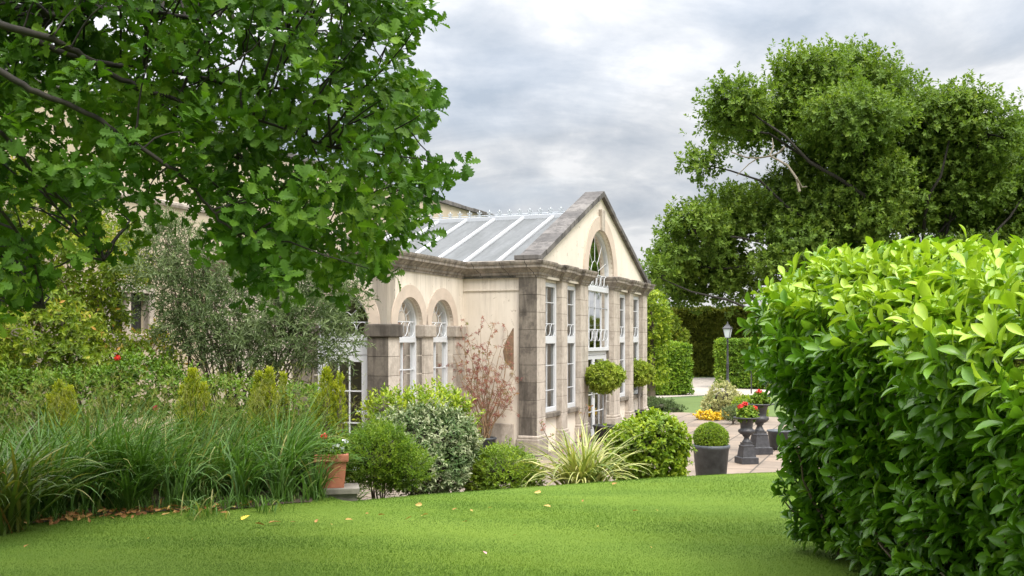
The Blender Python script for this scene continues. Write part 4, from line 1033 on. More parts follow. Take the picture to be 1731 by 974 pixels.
a, b = P(1212, HY, 49.0), P(1330, HY, 47.0); box_hedge('clipped_hedge', 'bright green clipped hedge block behind the lamp post, right of the drive', (a[0], 49.0), (b[0], 47.0), 2.0, 2.28, 5200, .14, ML_clip, 0, .10, 5)

def back_tree(name, label, px, d, h, blobs, mat, n, L):
    x = P(px, HY, d)[0]; base = np.array([x, d, 0.0]); T = empty(name, base, 0, label, 'tree')
    bl = [(x + a, d + b, c, r, r, r * q) for a, b, c, r, q in blobs]
    p, dr = hull(bl, n, .45, .2, rough=.2, ls=1.2); t0 = np.clip(.5 + .25 * lump(p, 1.2) + rng.normal(0, .12, len(p)), 0, 1)
    V, F, t = shoots(p - base, nrm(dr + np.array([0, 0, .2]) + rng.normal(0, .4, dr.shape)), 7, L, L, .55, TPL_TINY, 80, 30, .5, .3, t0, .15, .2); np_mesh('crown', V, F, mat, T, t)
    mb = MB(); mb.tube([(0, 0, -.05), (.03, 0, h * .4), (0, .05, h * .8)], [.16, .12, .04], 8)
    for a, b, c, r, q in blobs: mb.tube(curve((0, 0, h * .35), (a, b, c), .05, 6, .05), np.linspace(.07, .02, 6), 6, cap=False)
    mb.build('trunk', M_twig, T, True)
back_tree('golden_tree', 'yellow green leafy small tree just past the far corner of the conservatory', 1101, 37.5, 4.3, [(0, 0, 3.2, .62, 1.7), (.15, .3, 2.2, .55, 1.5), (-.5, .6, 3.6, .7, 1.1), (.1, .4, 1.0, .6, 1.1)], ML_lime, 1500, .13)
back_tree('yellow_shrub_tree', 'olive yellow rounded tree behind the left clipped hedge block', 1128, 54, 4.0, [(-.2, 0, 3.1, .75, .8), (.6, .5, 2.4, .6, .9), (-.9, .5, 2.8, .8, .9), (-.3, 0, 1.5, .9, 1.0)], ML_climb, 1700, .17)

# ---------------------------------------------------------------- street lamp
def lamp():
    b = P(1230, HY, 46.0); T = empty('street_lamp', (b[0], 46.0, 0), 0, 'black Victorian style lamp post with four sided glass lantern by the hedge', 'street lamp')
    mb = MB(); mb.lathe([(.16, -.02), (.16, .10), (.12, .16), (.11, .45), (.075, .52), (.06, .60), (.055, 1.2), (.062, 1.22), (.062, 1.27), (.05, 1.30), (.042, 2.25), (.055, 2.28), (.055, 2.33), (.035, 2.36), (.03, 2.42)], 14); mb.build('post', M_iron, T, True)
    mb = MB(); mb.lathe([(.14, 2.42), (.15, 2.44), (.15, 2.46), (.0, 2.46)], 4, rot=R(20))
    for k in range(4):
        a = R(20) + k * math.pi / 2; mb.tube([(.14 * math.cos(a), .14 * math.sin(a), 2.45), (.25 * math.cos(a), .25 * math.sin(a), 2.86)], .014, 4)
    mb.lathe([(.24, 2.85), (.285, 2.86), (.285, 2.885), (.17, 2.99), (.10, 3.03), (.10, 3.06), (.05, 3.09), (.03, 3.12), (.04, 3.15), (.0, 3.20)], 4, rot=R(20)); ln = mb.build('lantern', M_iron, T)
    mb = MB(); mb.lathe([(.135, 2.46), (.24, 2.85)], 4, rot=R(20)); mb.build('lantern_glass', plain('frosted_glass', (.62, .66, .68), .2), ln)
lamp()
b = P(1270, HY, 44.0); T = empty('sign_post', (b[0], 44, 0), R(8), 'small pale blue white sign on a post at the hedge end', 'sign')
mb = MB(); mb.tube([(0, 0, -.05), (0, 0, 1.9)], .03, 8); mb.build('post', M_iron, T)
mb = MB(); mb.box(-.14, .14, -.05, -.03, 1.52, 1.82, .5, None, .006); mb.build('panel', plain('pale_sign', (.42, .52, .58), .5), T)

# ---------------------------------------------------------------- pots and urns on the terrace
def sphere_foliage(parent, c, r, n, L, mat, nl=4, sq=1.0, tint0=.5, rough=.05, tpl=None, asp=.55, shell=.15, slen=.02):
    p, d = hull([(*c, r, r, r * sq)], n, shell, rough=rough, ls=6.0 / max(r, .2) * .3)
    t0 = np.clip(tint0 + .2 * lump(p, 9.0) + .15 * d[:, 2] * 0 + rng.normal(0, .12, n), 0, 1)
    V, F, t = shoots(p, nrm(d + rng.normal(0, .4, d.shape)), nl, slen, L, asp, tpl or TPL_TINY, 75, 20, .3, .3, t0, .15, .2)
    o = np_mesh('foliage', V, F, mat, parent, t)
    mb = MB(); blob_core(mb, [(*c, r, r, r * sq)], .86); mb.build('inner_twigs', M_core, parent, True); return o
def round_pot(loc_, label, r0, r1, h, mat, cat='plant pot', group=None, name='plant_pot'):
    T = empty(name, loc_, 0, label, cat, group); mb = MB()
    mb.lathe([(0, .0), (r0, .0), (r0 + (r1 - r0) * .9, h * .9), (r1 + .012, h * .91), (r1 + .015, h - .01), (r1, h), (r1 - .03, h), (r1 - .045, h - .06)], 28); mb.build('body', mat, T, True)
    mb = MB(); mb.lathe([(r1 - .04, h - .05), (.0, h - .04)], 20); mb.build('compost', M_soil, T); return T
d = 16.6; q = P(1202, HY, d); r = 30.5 / FPX * d
round_pot((q[0], d, .004), 'large tapered dark lead planter holding the clipped box ball', r * .80, r, .635, M_lead)
h = .85
T = empty('box_ball', (q[0], d, .585), 0, 'clipped round box ball sitting in the dark lead planter', 'topiary')
sphere_foliage(T, (0, 0, .15), .275, 4200, .028, ML_box, 4, .92)
def urn(loc_, label, s=1.0):
    T = empty('garden_urn', loc_, R(12), label, 'urn', 'cast iron urns on the terrace edge'); a = 4
    mb = MB(); k = math.sqrt(2)
    mb.lathe([(x * k * s, z * s) for x, z in ((0, 0), (.18, 0), (.18, .12), (.172, .125), (.148, .13), (.143, .14), (.112, .34), (.118, .345), (.118, .36), (.10, .37), (.095, .385), (.095, .42), (0, .42))], 4, rot=R(45)); mb.build('pedestal', M_iron, T)
    mb = MB(); gad = lambda th, z: 1 + (.05 * np.abs(np.sin(th * 10)) if .56 * s < z < .70 * s else 0)
    mb.lathe([(x * s, z * s) for x, z in ((.088, .42), (.092, .44), (.075, .455), (.06, .49), (.048, .52), (.07, .545), (.085, .555), (.07, .565), (.13, .60), (.165, .64), (.16, .675), (.125, .70), (.12, .72), (.13, .80), (.155, .88), (.21, .905), (.265, .915), (.27, .925), (.262, .935), (.20, .93), (.14, .90), (0, .89))], 40, mod=gad); mb.build('bowl', M_iron, T, True)
    return T
def geranium(loc_, label, fl, w, seed):
    T = empty('geranium', loc_, 0, label, 'flowering plant', 'red geraniums in the urns')
    p, d = hull([(0, 0, .10, w, w, .14), (.09, .0, .13, w * .6, w * .6, .12)], 260, .5, .3)
    V, F, t = shoots(p, nrm(d + np.array([0, 0, .4])), 4, .03, .06, .85, TPL_OVAL, 75, 30, .6, .3, None, .25); np_mesh('foliage', V, F, ML_fresh, T, t)
    for x, y, z in fl:
        p, d = hull([(x, y, z, .045, .045, .038)], 60, .3); V, F, t = shoots(p, d, 2, .008, .03, .9, TPL_OVAL, 70, 40, .2, .2)
        f = np_mesh('flower', V, F, M_redpetal, T, t); mb = MB(); mb.tube([(x * .4, y * .4, .05), (x, y, z - .02)], .005, 5); mb.build('stalk', ML_fresh, f)
def at(px, d, z=0.004): return (P(px, HY, d)[0], d, z)
c = at(1262, 19.2); urn(c, 'dark cast iron urn on square pedestal beside the box ball planter', .95); geranium((c[0], c[1], .84), 'red geranium with three flower heads in the front urn', [(-.12, -.03, .25), (-.03, 0, .30), (.15, -.04, .22)], .17, 1)
c = at(1284, 20.8); urn(c, 'taller dark cast iron urn half hidden by the laurel, behind its neighbour', 1.12); geranium((c[0], c[1], 1.0), 'red geranium in the rear urn next to the laurel leaves', [(-.02, -.03, .30)], .17, 2)
c = at(1318, 21.6); round_pot(c, 'dark low planter beside the rear urn, mostly behind the laurel', .2, .26, .42, M_lead)
def lollipop(px, d, label, r, zc, lp):
    c = at(px, d); round_pot(c, lp, .20, .27, .38, M_iron)
    T = empty('bay_tree', (c[0], c[1], .34), 0, label, 'standard tree', 'lollipop bay trees by the conservatory door')
    mb = MB(); mb.tube([(0, 0, 0), (.008, 0, .5), (-.005, 0, zc - .3)], [.035, .032, .03], 8); mb.build('trunk', M_greytrunk, T, True)
    bb = [(0, 0, zc - .34, r * .9, r * .9, r * .66), (r * .35, 0, zc - .30, r * .6, r * .6, r * .5), (-r * .38, .05, zc - .37, r * .58, r * .6, r * .5), (.05, r * .3, zc - .28, r * .55, r * .55, r * .5)]
    p, dd = hull(bb, 1700, .3, rough=.16, ls=5); p = p + dd * rng.exponential(.02, len(p))[:, None]; t0 = np.clip(.5 + .25 * lump(p, 6.) + rng.normal(0, .12, len(p)), 0, 1)
    V, F, t = shoots(p, nrm(dd + rng.normal(0, .4, dd.shape)), 6, .07, .072, .42, TPL_OVAL, 70, 25, .3, .3, t0, .15, .2); np_mesh('crown', V, F, ML_bay, T, t)
    mb = MB(); blob_core(mb, [(0, 0, zc - .34, r, r, r * .68)], .6); mb.build('inner_twigs', M_core, T, True)
lollipop(1022, 23.3, 'nearer clipped bay lollipop tree on a pale grey trunk, left of the pair', .41, 1.50, 'dark round pot of the nearer bay lollipop tree')
lollipop(1080, 28.0, 'further clipped bay lollipop tree at the far end of the facade, right of the pair', .39, 1.42, 'dark round pot of the further bay lollipop tree')

# ---------------------------------------------------------------- red maple in a pot by the return wall
def maple():
    c = loc(-.38, 1.0); c = (c[0], c[1], .004)
    round_pot(c, 'dark blue grey pot of the red maple beside the return wall', .18, .24, .40, M_lead)
    T = empty('red_maple', (c[0], c[1], .35), 0, 'thin branched red leaved Japanese maple in a pot by the pale wall', 'small tree'); b0 = np.array([c[0], c[1], .35])
    mb = MB(); tips = []
    ppm = FPX / c[1]
    tg = [(770, 590), (790, 555), (812, 560), (835, 545), (850, 575), (862, 600), (868, 640), (850, 650), (835, 620), (800, 620), (780, 640), (772, 615), (815, 590), (845, 690), (800, 690), (840, 590), (858, 560), (785, 575), (872, 625), (824, 650), (765, 600), (880, 655), (792, 600), (806, 575), (855, 620)]
    for x, y in tg:
        e = P(x, y, c[1] + rng.uniform(-.45, .3)); s = b0 + np.array([rng.normal(0, .05), rng.normal(0, .05), 0])
        cv = curve(s, e, .05, 9, .05); mb.tube(cv - b0, np.linspace(.012, .003, 9), 5, cap=False)
        for k in range(7):
            i = rng.integers(3, 9); q = cv[i] + rng.normal(0, .16, 3) + (0, 0, .06); mb.tube(curve(cv[i], q, .05, 5, .06) - b0, np.linspace(.005, .002, 5), 4, cap=False); tips += [q, (q + cv[i]) / 2]
    mb.build('branches', plain('maple_bark', (.26, .17, .09), .8, nscale=20, namp=.3), T, True)
    p = np.array(tips); V, F, t = shoots(p - b0, rdir(len(p)) + np.array([0, 0, -.1]), 10, .09, .050, .36, TPL_LANCE, 85, 30, .3, .3, np.clip(rng.normal(.5, .25, len(p)), 0, 1), .15); np_mesh('crown', V, F, ML_red, T, t)
maple()

# ---------------------------------------------------------------- shrubs behind the lawn crest
def B(px, py, d, rx, ry, rz=None, depth=None):
    """ellipsoid centred on a photo position at distance d, radii given in photo pixels"""
    c = P(px, py, d); s = d / FPX; return (*c, rx * s, (depth if depth else rx * s), ry * s)
def gb(px, d): 
    x = P(px, HY, d)[0]; return (x, d, lz(x, d) - .02)
bush('variegated_shrub', 'broad variegated cream edged shrub with lime green shoots on top', 'shrub', [B(720, 755, 12.6, 74, 54), B(690, 740, 12.6, 50, 44), B(755, 748, 12.7, 46, 50), B(720, 790, 12.4, 68, 38)], 2200, 7, .062, .42, TPL_OVAL, ML_vari, .09, .35, gb(720, 12.6), tint0=.42, tcl=.25, stems=16, sr=.016)
bush('leafy_shrub', 'lime green leafy shrub rising behind the variegated shrub', 'shrub', [B(715, 696, 13.2, 66, 22), B(655, 700, 13.2, 34, 22), B(768, 708, 13.2, 30, 26), B(715, 740, 13.3, 70, 46)], 900, 7, .075, .42, TPL_OVAL, ML_lime, .14, .3, gb(715, 13.5), dirup=.9, tint0=.6, shell=.3, rough=.3)
bush('feathery_shrub', 'fresh green fine leaved rounded shrub right of the terracotta planter', 'shrub', [B(640, 780, 11.3, 54, 36), B(608, 772, 11.3, 28, 34), B(682, 796, 11.3, 34, 26), B(634, 750, 11.4, 26, 26), B(660, 755, 11.2, 22, 22)], 2500, 9, .040, .32, TPL_TINY, ML_fresh, .10, .3, gb(640, 11.3), dirup=.9, tint0=.5, rough=.34, stray=.03)
bush('euonymus_mound', 'low bright green domed mound at the lawn edge beneath the corner pier', 'shrub', [B(852, 798, 12.9, 58, 38), B(815, 803, 12.9, 36, 32), B(885, 806, 12.9, 30, 28)], 3600, 6, .036, .5, TPL_TINY, ML_box, .06, .3, gb(852, 13.2), tint0=.55, rough=.18)
bush('round_shrub', 'lime green rounded shrub with broad leaves, right of the striped flax', 'shrub', [B(1095, 758, 14.2, 60, 46), B(1062, 770, 14.2, 34, 36), B(1128, 770, 14.2, 30, 32), B(1095, 735, 14.3, 42, 28)], 1500, 7, .072, .58, TPL_OVAL, ML_lime, .06, .5, gb(1095, 14.2), tint0=.48, rough=.26)
bush('variegated_bush', 'small pale cream variegated bush at the terrace end by the lamp', 'shrub', [B(1222, 675, 31.0, 27, 26), B(1215, 690, 31.0, 26, 18), B(1232, 685, 31.0, 24, 20)], 1100, 6, .07, .5, TPL_TINY, ML_cream, .06, .3, (P(1222, HY, 31)[0], 31, 0), tint0=.68, tcl=.15)
bush('yellow_flowers', 'low bright yellow flowers below the small variegated bush', 'flower', [B(1190, 702, 29.6, 13, 4), B(1206, 703, 29.4, 14, 4.5), B(1222, 704, 29.6, 8, 3)], 300, 6, .06, .9, TPL_TINY, M_yelpetal, .02, .8, (P(1203, HY, 29.5)[0], 29.5, 0), tint0=.5, core=False, stems=6, part='flower')
bush('silver_plant', 'small silvery green plant between yellow flowers and front urn', 'plant', [B(1238, 700, 28.0, 15, 8), B(1250, 696, 28.2, 9, 9)], 500, 6, .06, .3, TPL_TINY, ML_sage, .05, .4, (P(1240, HY, 28)[0], 28, 0), tint0=.55, core=False)
bush('terrace_plant', 'light green plant right of the silvery plant, behind the urns', 'plant', [B(1258, 690, 29.0, 16, 18), B(1275, 700, 29.0, 18, 16)], 500, 6, .09, .45, TPL_TINY, ML_lime, .06, .4, (P(1260, HY, 29)[0], 29, 0), tint0=.55)
bush('ground_cover', 'low dull green ground cover at the end of the facade', 'plant', [B(1118, 688, 33.5, 26, 9), B(1140, 692, 33.0, 16, 5), B(1105, 684, 34, 14, 10)], 900, 6, .08, .3, TPL_TINY, ML_sage, .06, .4, (P(1118, HY, 33.5)[0], 33.5, 0), tint0=.25, tcl=.15)

def flax():
    c = np.array(gb(985, 12.45)); T = empty('striped_flax', c, 0, 'yellow striped arching New Zealand flax at the lawn edge', 'plant')
    n = 270; a = rng.uniform(0, 6.28, n); bp = np.stack([rng.normal(0, .09, n), rng.normal(0, .09, n), np.zeros(n)], -1)
    V, F, t = ribbons(bp, a, rng.uniform(.72, 1.22, n), rng.uniform(.80, 1.5, n), rng.uniform(.7, 2.2, n), rng.uniform(.024, .042, n), 9, np.clip(rng.normal(.60, .27, n), 0, 1), .35); np_mesh('leaves', V, F, ML_flax, T, t)
flax()
def wand():
    c = np.array(gb(925, 13.4)); T = empty('young_sapling', c, 0, 'thin bare reddish stem with few leaves in front of the corner pier', 'plant'); mb = MB()
    cv = np.array([P(x, y, 13.4) for x, y in ((945, 770), (928, 745), (918, 725), (912, 712))]); mb.tube(cv - c, np.linspace(.008, .003, 4), 5)
    cv2 = np.array([P(x, y, 13.4) for x, y in ((975, 770), (984, 735), (988, 700), (992, 685))]); mb.tube(cv2 - c, np.linspace(.008, .003, 4), 5)
    mb.build('stem', M_twig, T); p = np.concatenate([cv, cv2, cv + .03]) - c; V, F, t = shoots(p, rdir(len(p)), 6, .07, .05, .45, TPL_OVAL, 80, 40, .3, .3, None, .3); np_mesh('foliage', V, F, ML_red, T, t)
wand()

# ---------------------------------------------------------------- terracotta planter on its slab
def terracotta():
    d = 10.55; c = P(560, HY, d); z = lz(c[0], d)
    mb = MB(); o = [(-.17, -.15), (.22, -.17), (.24, .2), (-.16, .22)]
    V = [(x * k, y * k, q) for q, k in ((0, 1), (.05, 1.02), (.06, .98)) for x, y in o]; mb.add(V, [(k * 4 + i, k * 4 + (i + 1) % 4, k * 4 + 4 + (i + 1) % 4, k * 4 + 4 + i) for k in range(2) for i in range(4)]); mb.add(V[-4:], [(0, 1, 2, 3)])
    mb.box(-.14, .20, -.12, .2, -.16, 0.0, .5)
    s = mb.build('stone_slab', M_flag); s.location = (c[0] + .06, d, z + .045); s.rotation_euler = (0, 0, R(14)); tag(s, 'rough grey stone slab under the terracotta planter', 'stone slab')
    zb = z + .107
    T = empty('terracotta_planter', (c[0], d, zb), R(10), 'square tapered terracotta planter on a stone slab at the lawn edge', 'planter'); k = math.sqrt(2)
    mb = MB(); mb.lathe([(x * k, q) for x, q in ((0, 0), (.132, 0), (.158, .27), (.176, .275), (.180, .29), (.180, .345), (.172, .355), (.15, .355), (.145, .30))], 4, rot=R(45)); mb.build('body', M_terra, T)
    mb = MB(); mb.lathe([(.15 * k, .31), (0, .32)], 4, rot=R(45)); mb.build('compost', M_soil, T)
    Q = empty('bedding_plants', (c[0], d, zb + .30), 0, 'mixed bedding plants with white blooms growing in the terracotta planter', 'flowering plant')
    p, dd = hull([(0, 0, .06, .16, .16, .10), (.08, 0, .08, .10, .1, .09)], 260, .5, .3); V, F, t = shoots(p, nrm(dd + np.array([0, 0, .5])), 5, .04, .045, .5, TPL_OVAL, ML_fresh and 75, 30, .5, .3, None, .2); np_mesh('foliage', V, F, ML_fresh, Q, t)
    for x, y, q, m_ in ((-.06, -.08, .24, M_redpetal), (.07, -.1, .13, M_white), (.12, -.08, .10, M_white), (.02, -.12, .10, M_white), (.15, -.03, .17, M_white)):
        p, dd = hull([(x, y, q, .028, .028, .02)], 26, .3); V, F, t = shoots(p, dd, 2, .006, .022, .9, TPL_OVAL, 70, 40, .2, .2); f = np_mesh('flower', V, F, m_, Q, t)
        mb = MB(); mb.tube([(x * .5, y * .5, .02), (x, y, q - .01)], .003, 4); mb.build('stalk', ML_fresh, f)
terracotta()

# ---------------------------------------------------------------- golden conifers
def conifer(px, ytop, d, w, label, spires):
    c = P(px, HY, d); z0 = lz(c[0], d); ht = EYE - (ytop - HY) / FPX * d - z0
    T = empty('golden_conifer', (c[0], d, z0), 0, label, 'conifer', 'golden dwarf conifers in the border'); Vp = []
    pts, dirs = [], []
    spires = list(spires) + [(rng.uniform(-.13, .13) * min(1, w / 50), rng.uniform(.6, .9), rng.uniform(.04, .07)) for _ in range(3)]
    for dx, hh, r in spires:
        n = int(900 * hh * r / .12); t = rng.random(n) ** .8; rad = r * (np.sin(np.pi * np.clip(t * .8 + .2, 0, 1)) ** .7) * rng.uniform(.6, 1.05, n); a = rng.uniform(0, 6.28, n)
        rad *= 1 + .2 * np.sin(a * 4 + t * 9)
        pts.append(np.stack([dx + rad * np.cos(a), rad * np.sin(a), t * ht * hh], -1)); dirs.append(np.stack([.35 * np.cos(a), .35 * np.sin(a), np.ones(n)], -1))
    p = np.concatenate(pts); dr = nrm(np.concatenate(dirs) + rng.normal(0, .18, (len(p), 3)))
    V, F, t = shoots(p, dr, 7, .075, .032, .42, TPL_TINY, 55, 12, .1, .3, np.clip(.5 + .25 * lump(p, 8.) + rng.normal(0, .12, len(p)), 0, 1), .12, .3); np_mesh('foliage', V, F, ML_gold, T, t)
    mb = MB(); mb.tube([(0, 0, -.03), (0, 0, ht * .8)], [.03, .01], 6)
    for dx, hh, r in spires: mb.lathe([(r * .7, .02), (r * .75, ht * hh * .4), (r * .4, ht * hh * .75), (.0, ht * hh * .9)], 8, (dx, 0, 0))
    mb.build('trunk', M_twig, T)
conifer(326, 632, 11.8, 60, 'golden conifer nearest the wall window, with a smaller side spire', [(0, 1.0, .13), (.13, .86, .08), (-.1, .85, .10)])
conifer(445, 630, 11.8, 60, 'golden conifer in front of the grey green shrub, two even spires', [(-.05, .96, .11), (.07, 1.0, .09)])
conifer(479, 637, 12.2, 20, 'thin single golden conifer spire behind the border grass', [(0, 1.0, .075)])
conifer(555, 630, 11.6, 60, 'golden conifer in front of the garden door, broad with side spire', [(-.02, 1.0, .13), (.13, .96, .075), (-.12, .80, .09)])
conifer(100, 652, 11.6, 60, 'pale golden conifer at the far left below the climber', [(0, 1.0, .10), (.12, .94, .08), (-.1, .86, .08)])

# ---------------------------------------------------------------- grey green willowy shrub against the wall
def willowy():
    c0 = P(410, HY, 13.6); z0 = lz(c0[0], 13.6); base = np.array([c0[0], 13.6, z0])
    T = empty('grey_green_shrub', base, 0, 'tall airy grey green willow leaved shrub with many bare stems against the wall', 'shrub')
    bl = [B(400, 520, 13.5, 105, 60), B(300, 480, 13.6, 70, 70), B(500, 560, 13.3, 80, 55), B(545, 575, 13.3, 62, 45), B(440, 590, 13.3, 100, 40), B(290, 415, 13.8, 50, 40), B(560, 500, 13.9, 60, 45), B(330, 560, 13.5, 60, 50), B(470, 490, 13.8, 90, 45)]
    p, d = hull(bl, 2700, .75, .15, rough=.25, ls=2.5)
    t0 = np.clip(.45 + .28 * lump(p, 2.4, 3.) + rng.normal(0, .14, len(p)), 0, 1)
    V, F, t = shoots(p - base, nrm(d * .7 + np.array([0, -.2, .25]) + rng.normal(0, .45, d.shape)), 10, .24, .085, .2, TPL_LANCE, 65, 22, .25, .3, t0, .14, .35); np_mesh('foliage', V, F, ML_sage, T, t)
    mb = MB()
    for k in range(46):
        s = base + np.array([rng.normal(0, .32), rng.normal(0, .15), -.03]); q = np.array(bl[rng.integers(len(bl))]); e = q[:3] + rdir(1)[0] * q[3:] * .8
        cv = curve(s, e, .06, 9, .06); mb.tube(cv - base, np.linspace(.020, .005, 9), 5, cap=False)
        for j in range(3):
            i = rng.integers(3, 8); mb.tube(curve(cv[i], cv[i] + rng.normal(0, .35, 3) + (0, 0, .2), .04, 5, .08) - base, np.linspace(.008, .003, 5), 4, cap=False)
    mb.build('stem', M_twig, T, True)
willowy()

# ---------------------------------------------------------------- leafy climber on the tall wall, far left
def climber():
    c0 = P(90, HY, 13.4); base = np.array([c0[0], 13.6, lz(c0[0], 13.6)])
    T = empty('wall_climber', base, 0, 'lush yellow green wisteria like climber hanging over the cream wall window', 'climber')
    bl = [B(90, 370, 14.4, 95, 50), B(30, 440, 13.8, 100, 90), B(130, 455, 14.2, 95, 70), B(60, 560, 13.2, 110, 60), B(170, 525, 14.4, 46, 38), B(215, 430, 14.9, 36, 50), B(10, 330, 14.0, 80, 50), B(-80, 460, 13.2, 110, 130), B(90, 610, 13.0, 85, 36), B(-60, 600, 12.8, 110, 70), B(215, 620, 14.0, 62, 34), B(255, 590, 14.4, 36, 30)]
    p, d = hull(bl, 3400, .6, .1, rough=.25, ls=2.0); gap = lump(p, 1.9, 6.); k = gap > -.62; p, d = p[k], d[k]
    t0 = np.clip(.48 + .25 * lump(p, 2.2, 3.) + rng.normal(0, .14, len(p)), 0, 1)
    V, F, t = shoots(p - base, nrm(d * .8 + np.array([.1, -.3, -.35]) + rng.normal(0, .4, d.shape)), 11, .24, .085, .42, TPL_OVAL, 75, 35, .5, .3, t0, .13, .2); np_mesh('foliage', V, F, ML_climb, T, t)
    mb = MB()
    for k in range(26):
        s = base + np.array([rng.uniform(-1.2, 1.0), rng.normal(0, .1), -.03]); q = np.array(bl[rng.integers(len(bl))]); e = q[:3] + rdir(1)[0] * q[3:] * .7; mb.tube(curve(s, e, .03, 9, .08) - base, np.linspace(.022, .005, 9), 5, cap=False)
    mb.build('stem', M_twig, T, True)
climber()
def rose():
    c0 = P(240, HY, 12.4); base = np.array([c0[0], 12.4, lz(c0[0], 12.4)])
    T = bush('rose_bush', 'dark leaved rose bush with a pink bloom between border grass and wall', 'shrub', [B(240, 650, 12.4, 58, 40), B(205, 660, 12.3, 50, 40), B(300, 670, 12.4, 46, 40), B(390, 680, 12.4, 70, 34), B(130, 670, 12.2, 70, 36), B(500, 690, 12.2, 60, 28), B(40, 672, 12.2, 70, 38), B(-40, 668, 12.0, 70, 44)], 2300, 7, .055, .6, TPL_OVAL, ML_fresh, .10, .5, tuple(base), tint0=.22, core=False, stems=12, dirup=.4)
    for x, y, m_, d in ((263, 690, M_pinkpetal, 12.0), (199, 605, M_redpetal, 12.3)):
        q = P(x, y, d) - base; p, dd = hull([(*q, .024, .024, .020)], 40, .4); V, F, t = shoots(p, dd, 2, .006, .022, .95, TPL_OVAL, 60, 30, .2, .2); np_mesh('flower', V, F, m_, T, t)
rose()

# ---------------------------------------------------------------- border grasses
def front_y(x): return 9.0 + .38 * np.maximum(0, x + 4.6) + .08 * np.sin(x * 3.1) + .05 * np.sin(x * 7.7)
def border():
    n = 9800; x = rng.uniform(-6.6, -1.98, n); dep = rng.random(n) ** 1.2 * 2.2; y = front_y(x) + .12 + dep
    ok = ~((np.abs(x + 1.9) < .2) & (y < 10.3)); x, y, dep = x[ok], y[ok], dep[ok]; n = len(x)
    # plants grow in tufts
    ci, cj = np.round(x / .30).astype(int), np.round(y / .30).astype(int)
    hsh = np.modf(np.abs(np.sin(ci * 12.9898 + cj * 78.233) * 43758.5453))[0]; hs2 = np.modf(hsh * 97.13)[0]; hs3 = np.modf(hsh * 31.7)[0]
    tx = ci * .30 + (hs2 - .5) * .22 + rng.normal(0, .045, n); ty = cj * .30 + (hs3 - .5) * .22 + rng.normal(0, .045, n); ty = np.maximum(ty, front_y(tx) + .08)
    bp = np.stack([tx, ty, lawn_z(tx, ty)], -1)
    L = rng.uniform(.62, 1.12, n) * (1 - .30 * np.clip(1 - dep / .5, 0, 1)); L *= .72 + .50 * hsh; L *= np.where(tx > -2.3, .72, 1)
    az = rng.normal(.25, 1.0, n) + (hs2 - .5) * 3.2; th = rng.uniform(1.05, 1.5, n); bd = rng.uniform(.5, 2.3, n) * (.7 + .6 * hs3)
    t = np.clip(.30 + .38 * hs3 + rng.normal(0, .2, n), 0, .96); t = np.where(rng.random(n) < .02, 1.0, t)
    V, F, tt = ribbons(bp, az, L, th, bd, rng.uniform(.013, .027, n), 7, t, .5)
    m_ = 1100; fx = rng.uniform(-6.2, -1.95, m_); fx = np.round(fx / .13) * .13 + rng.normal(0, .03, m_); fy = front_y(fx) + rng.normal(.06, .08, m_) + .05 * np.sin(fx * 5)
    fr = ribbons(np.stack([fx, fy, lawn_z(fx, fy)], -1), rng.uniform(0, 6.28, m_), rng.uniform(.07, .26, m_), rng.uniform(1.0, 1.5, m_), rng.uniform(.3, 1.6, m_), rng.uniform(.006, .011, m_), 5, np.clip(rng.normal(.62, .15, m_), 0, .95), .4)
    V, F, tt = join([(V, F, tt), fr])
    tag(np_mesh('border_grass', V, F, ML_strap, tint=tt), 'deep drift of arching green strap leaves filling the left border', 'grass', kind='stuff')
    # airy flowering stems above
    n = 760; x = rng.uniform(-6.4, -2.1, n); y = front_y(x) + rng.uniform(.5, 2.3, n); bp = np.stack([x, y, lawn_z(x, y)], -1); L = rng.uniform(1.0, 1.42, n)
    az = rng.uniform(-.6, 1.6, n); parts = [ribbons(bp, az, L, rng.uniform(1.25, 1.5, n), rng.uniform(.2, .9, n), np.full(n, .0045), 7, rng.random(n) * .6, .2)]
    tips = parts[0][0].reshape(n, -1, 3)
    for k in (-1, -3, -5):
        q = tips[:, k]; m_ = len(q)
        for r_ in range(2): parts.append(ribbons(q, rng.uniform(0, 6.28, m_), rng.uniform(.05, .13, m_), rng.uniform(.2, 1.3, m_), rng.uniform(.3, 1.2, m_), np.full(m_, .004), 3, rng.uniform(.3, 1, m_), .3))
    V, F, tt = join(parts); tag(np_mesh('grass_seed_heads', V, F, ML_seed, tint=tt), 'thin airy tan flowering grass stems standing above the border', 'grass', kind='stuff')
border()
def clump(px, d, n, L, w, label, mat, az=None, tmu=.5):
    c = P(px, HY, d); z = lz(c[0], d); T = empty('strap_leaf_clump', (c[0], d, z), 0, label, 'plant')
    a = rng.uniform(0, 6.28, n) if az is None else rng.normal(az[0], az[1], n); bp = np.stack([rng.normal(0, .10, n), rng.normal(0, .08, n), np.zeros(n)], -1)
    V, F, t = ribbons(bp, a, rng.uniform(L * .6, L, n), rng.uniform(.8, 1.5, n), rng.uniform(.8, 2.0, n), rng.uniform(w * .7, w * 1.2, n), 9, np.clip(rng.normal(tmu, .25, n), 0, 1), .35); np_mesh('leaves', V, F, mat, T, t)
clump(-10, 8.6, 240, 1.25, .030, 'dark arching strap leaved clump with reddish dead tips at the far left', ML_darkstrap, None, .45)
clump(70, 9.4, 200, 1.25, .026, 'tall pale green arching clump beside the dark one at the far left', ML_strap, None, .6)
clump(335, 9.25, 34, .34, .014, 'short upright tuft of pale blades at the bed front', ML_strap, None, .75)
clump(455, 9.45, 30, .30, .013, 'small tuft of blades on the lawn edge, left of the planter', ML_strap, None, .7)

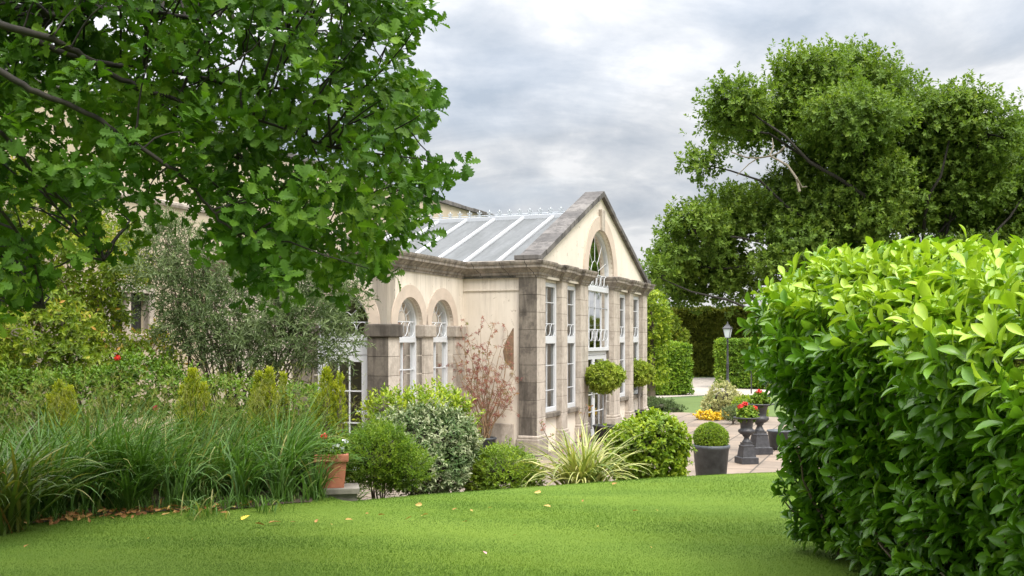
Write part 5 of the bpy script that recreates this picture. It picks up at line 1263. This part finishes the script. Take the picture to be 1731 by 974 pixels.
# ---------------------------------------------------------------- fallen leaves
M_dead = leaf_mat('dead_leaf', [(0, (.14, .07, .035)), (.5, (.30, .17, .08)), (.8, (.46, .34, .17)), (1, (.55, .46, .08))], .15, .7, .2)
def litter():
    n = 420; x = rng.uniform(-5.0, -2.5, n); y = front_y(x) + rng.normal(.02, .12, n)
    k = rng.random(n) < np.clip(1.2 * np.exp(-((x + 3.75) / .7) ** 2) + .15, 0, 1); x, y = x[k], y[k]; n = len(x); p = np.stack([x, y, lawn_z(x, y) + rng.uniform(.012, .05, n)], -1)
    T = rdir(n); T[:, 2] *= .35; V, F, t = inst(TPL_OAK, p, T, np.array([[0, 0, 1.]]) + rng.normal(0, .45, (n, 3)), rng.uniform(.05, .10, n), rng.uniform(.03, .06, n), rng.random(n) * .75)
    tag(np_mesh('leaf_litter', V, F, M_dead, tint=t), 'drift of brown fallen leaves along the bed front', 'leaf litter', kind='stuff')
    spots = [(908, 832, 8), (925, 855, 6), (707, 853, 7), (718, 870, 9), (645, 870, 6), (770, 860, 6), (797, 863, 4), (828, 858, 4), (785, 882, 5), (590, 878, 6), (535, 880, 7), (465, 882, 11), (440, 886, 9), (495, 882, 5), (250, 910, 4), (187, 912, 4), (325, 912, 4), (1075, 863, 6), (1110, 862, 3), (1040, 817, 7), (1100, 925, 3), (45, 922, 6), (560, 886, 5), (690, 876, 6), (620, 868, 5), (985, 846, 4), (1150, 880, 3), (870, 905, 3), (1010, 890, 3)]
    def leaf(x, y, s, label, tint, group=None, mat=M_dead):
        d = 1.65 * FPX / (y - HY); gx = (x - CX) / FPX * d; z = lz(gx, d); d = (EYE - z - .03) * FPX / (y - HY); gx = (x - CX) / FPX * d; L = s / FPX * d * 2.0
        Tn = rdir(1); Tn[:, 2] = rng.uniform(-.1, .3); tv = TPL_OAK[0].copy(); 
        V, F, t = inst((tv, TPL_OAK[1]), np.zeros((1, 3)), Tn, np.array([[0, 0, 1.]]) + rng.normal(0, .5, (1, 3)), L, L * .62, np.array([tint])); V = V - V.mean(0)
        o = np_mesh('fallen_leaf', V, F, mat, tint=t); o.location = (gx, d, lz(gx, d) + .03); tag(o, label, 'leaf', group)
    for x, y, s in spots: leaf(x, y, s, 'dry brown or tan fallen leaf lying on the open lawn', float(np.clip(rng.normal(.62, .2), 0, .85)), 'dry leaves scattered on the lawn')
    leaf(415, 874, 10, 'bright yellow fallen leaf on the grass by the bed front', 1.0)
    leaf(819, 934, 6, 'single pink fallen petal on the near lawn', .5, None, plain('pale_pink_petal', (.62, .28, .34), .6))
litter()
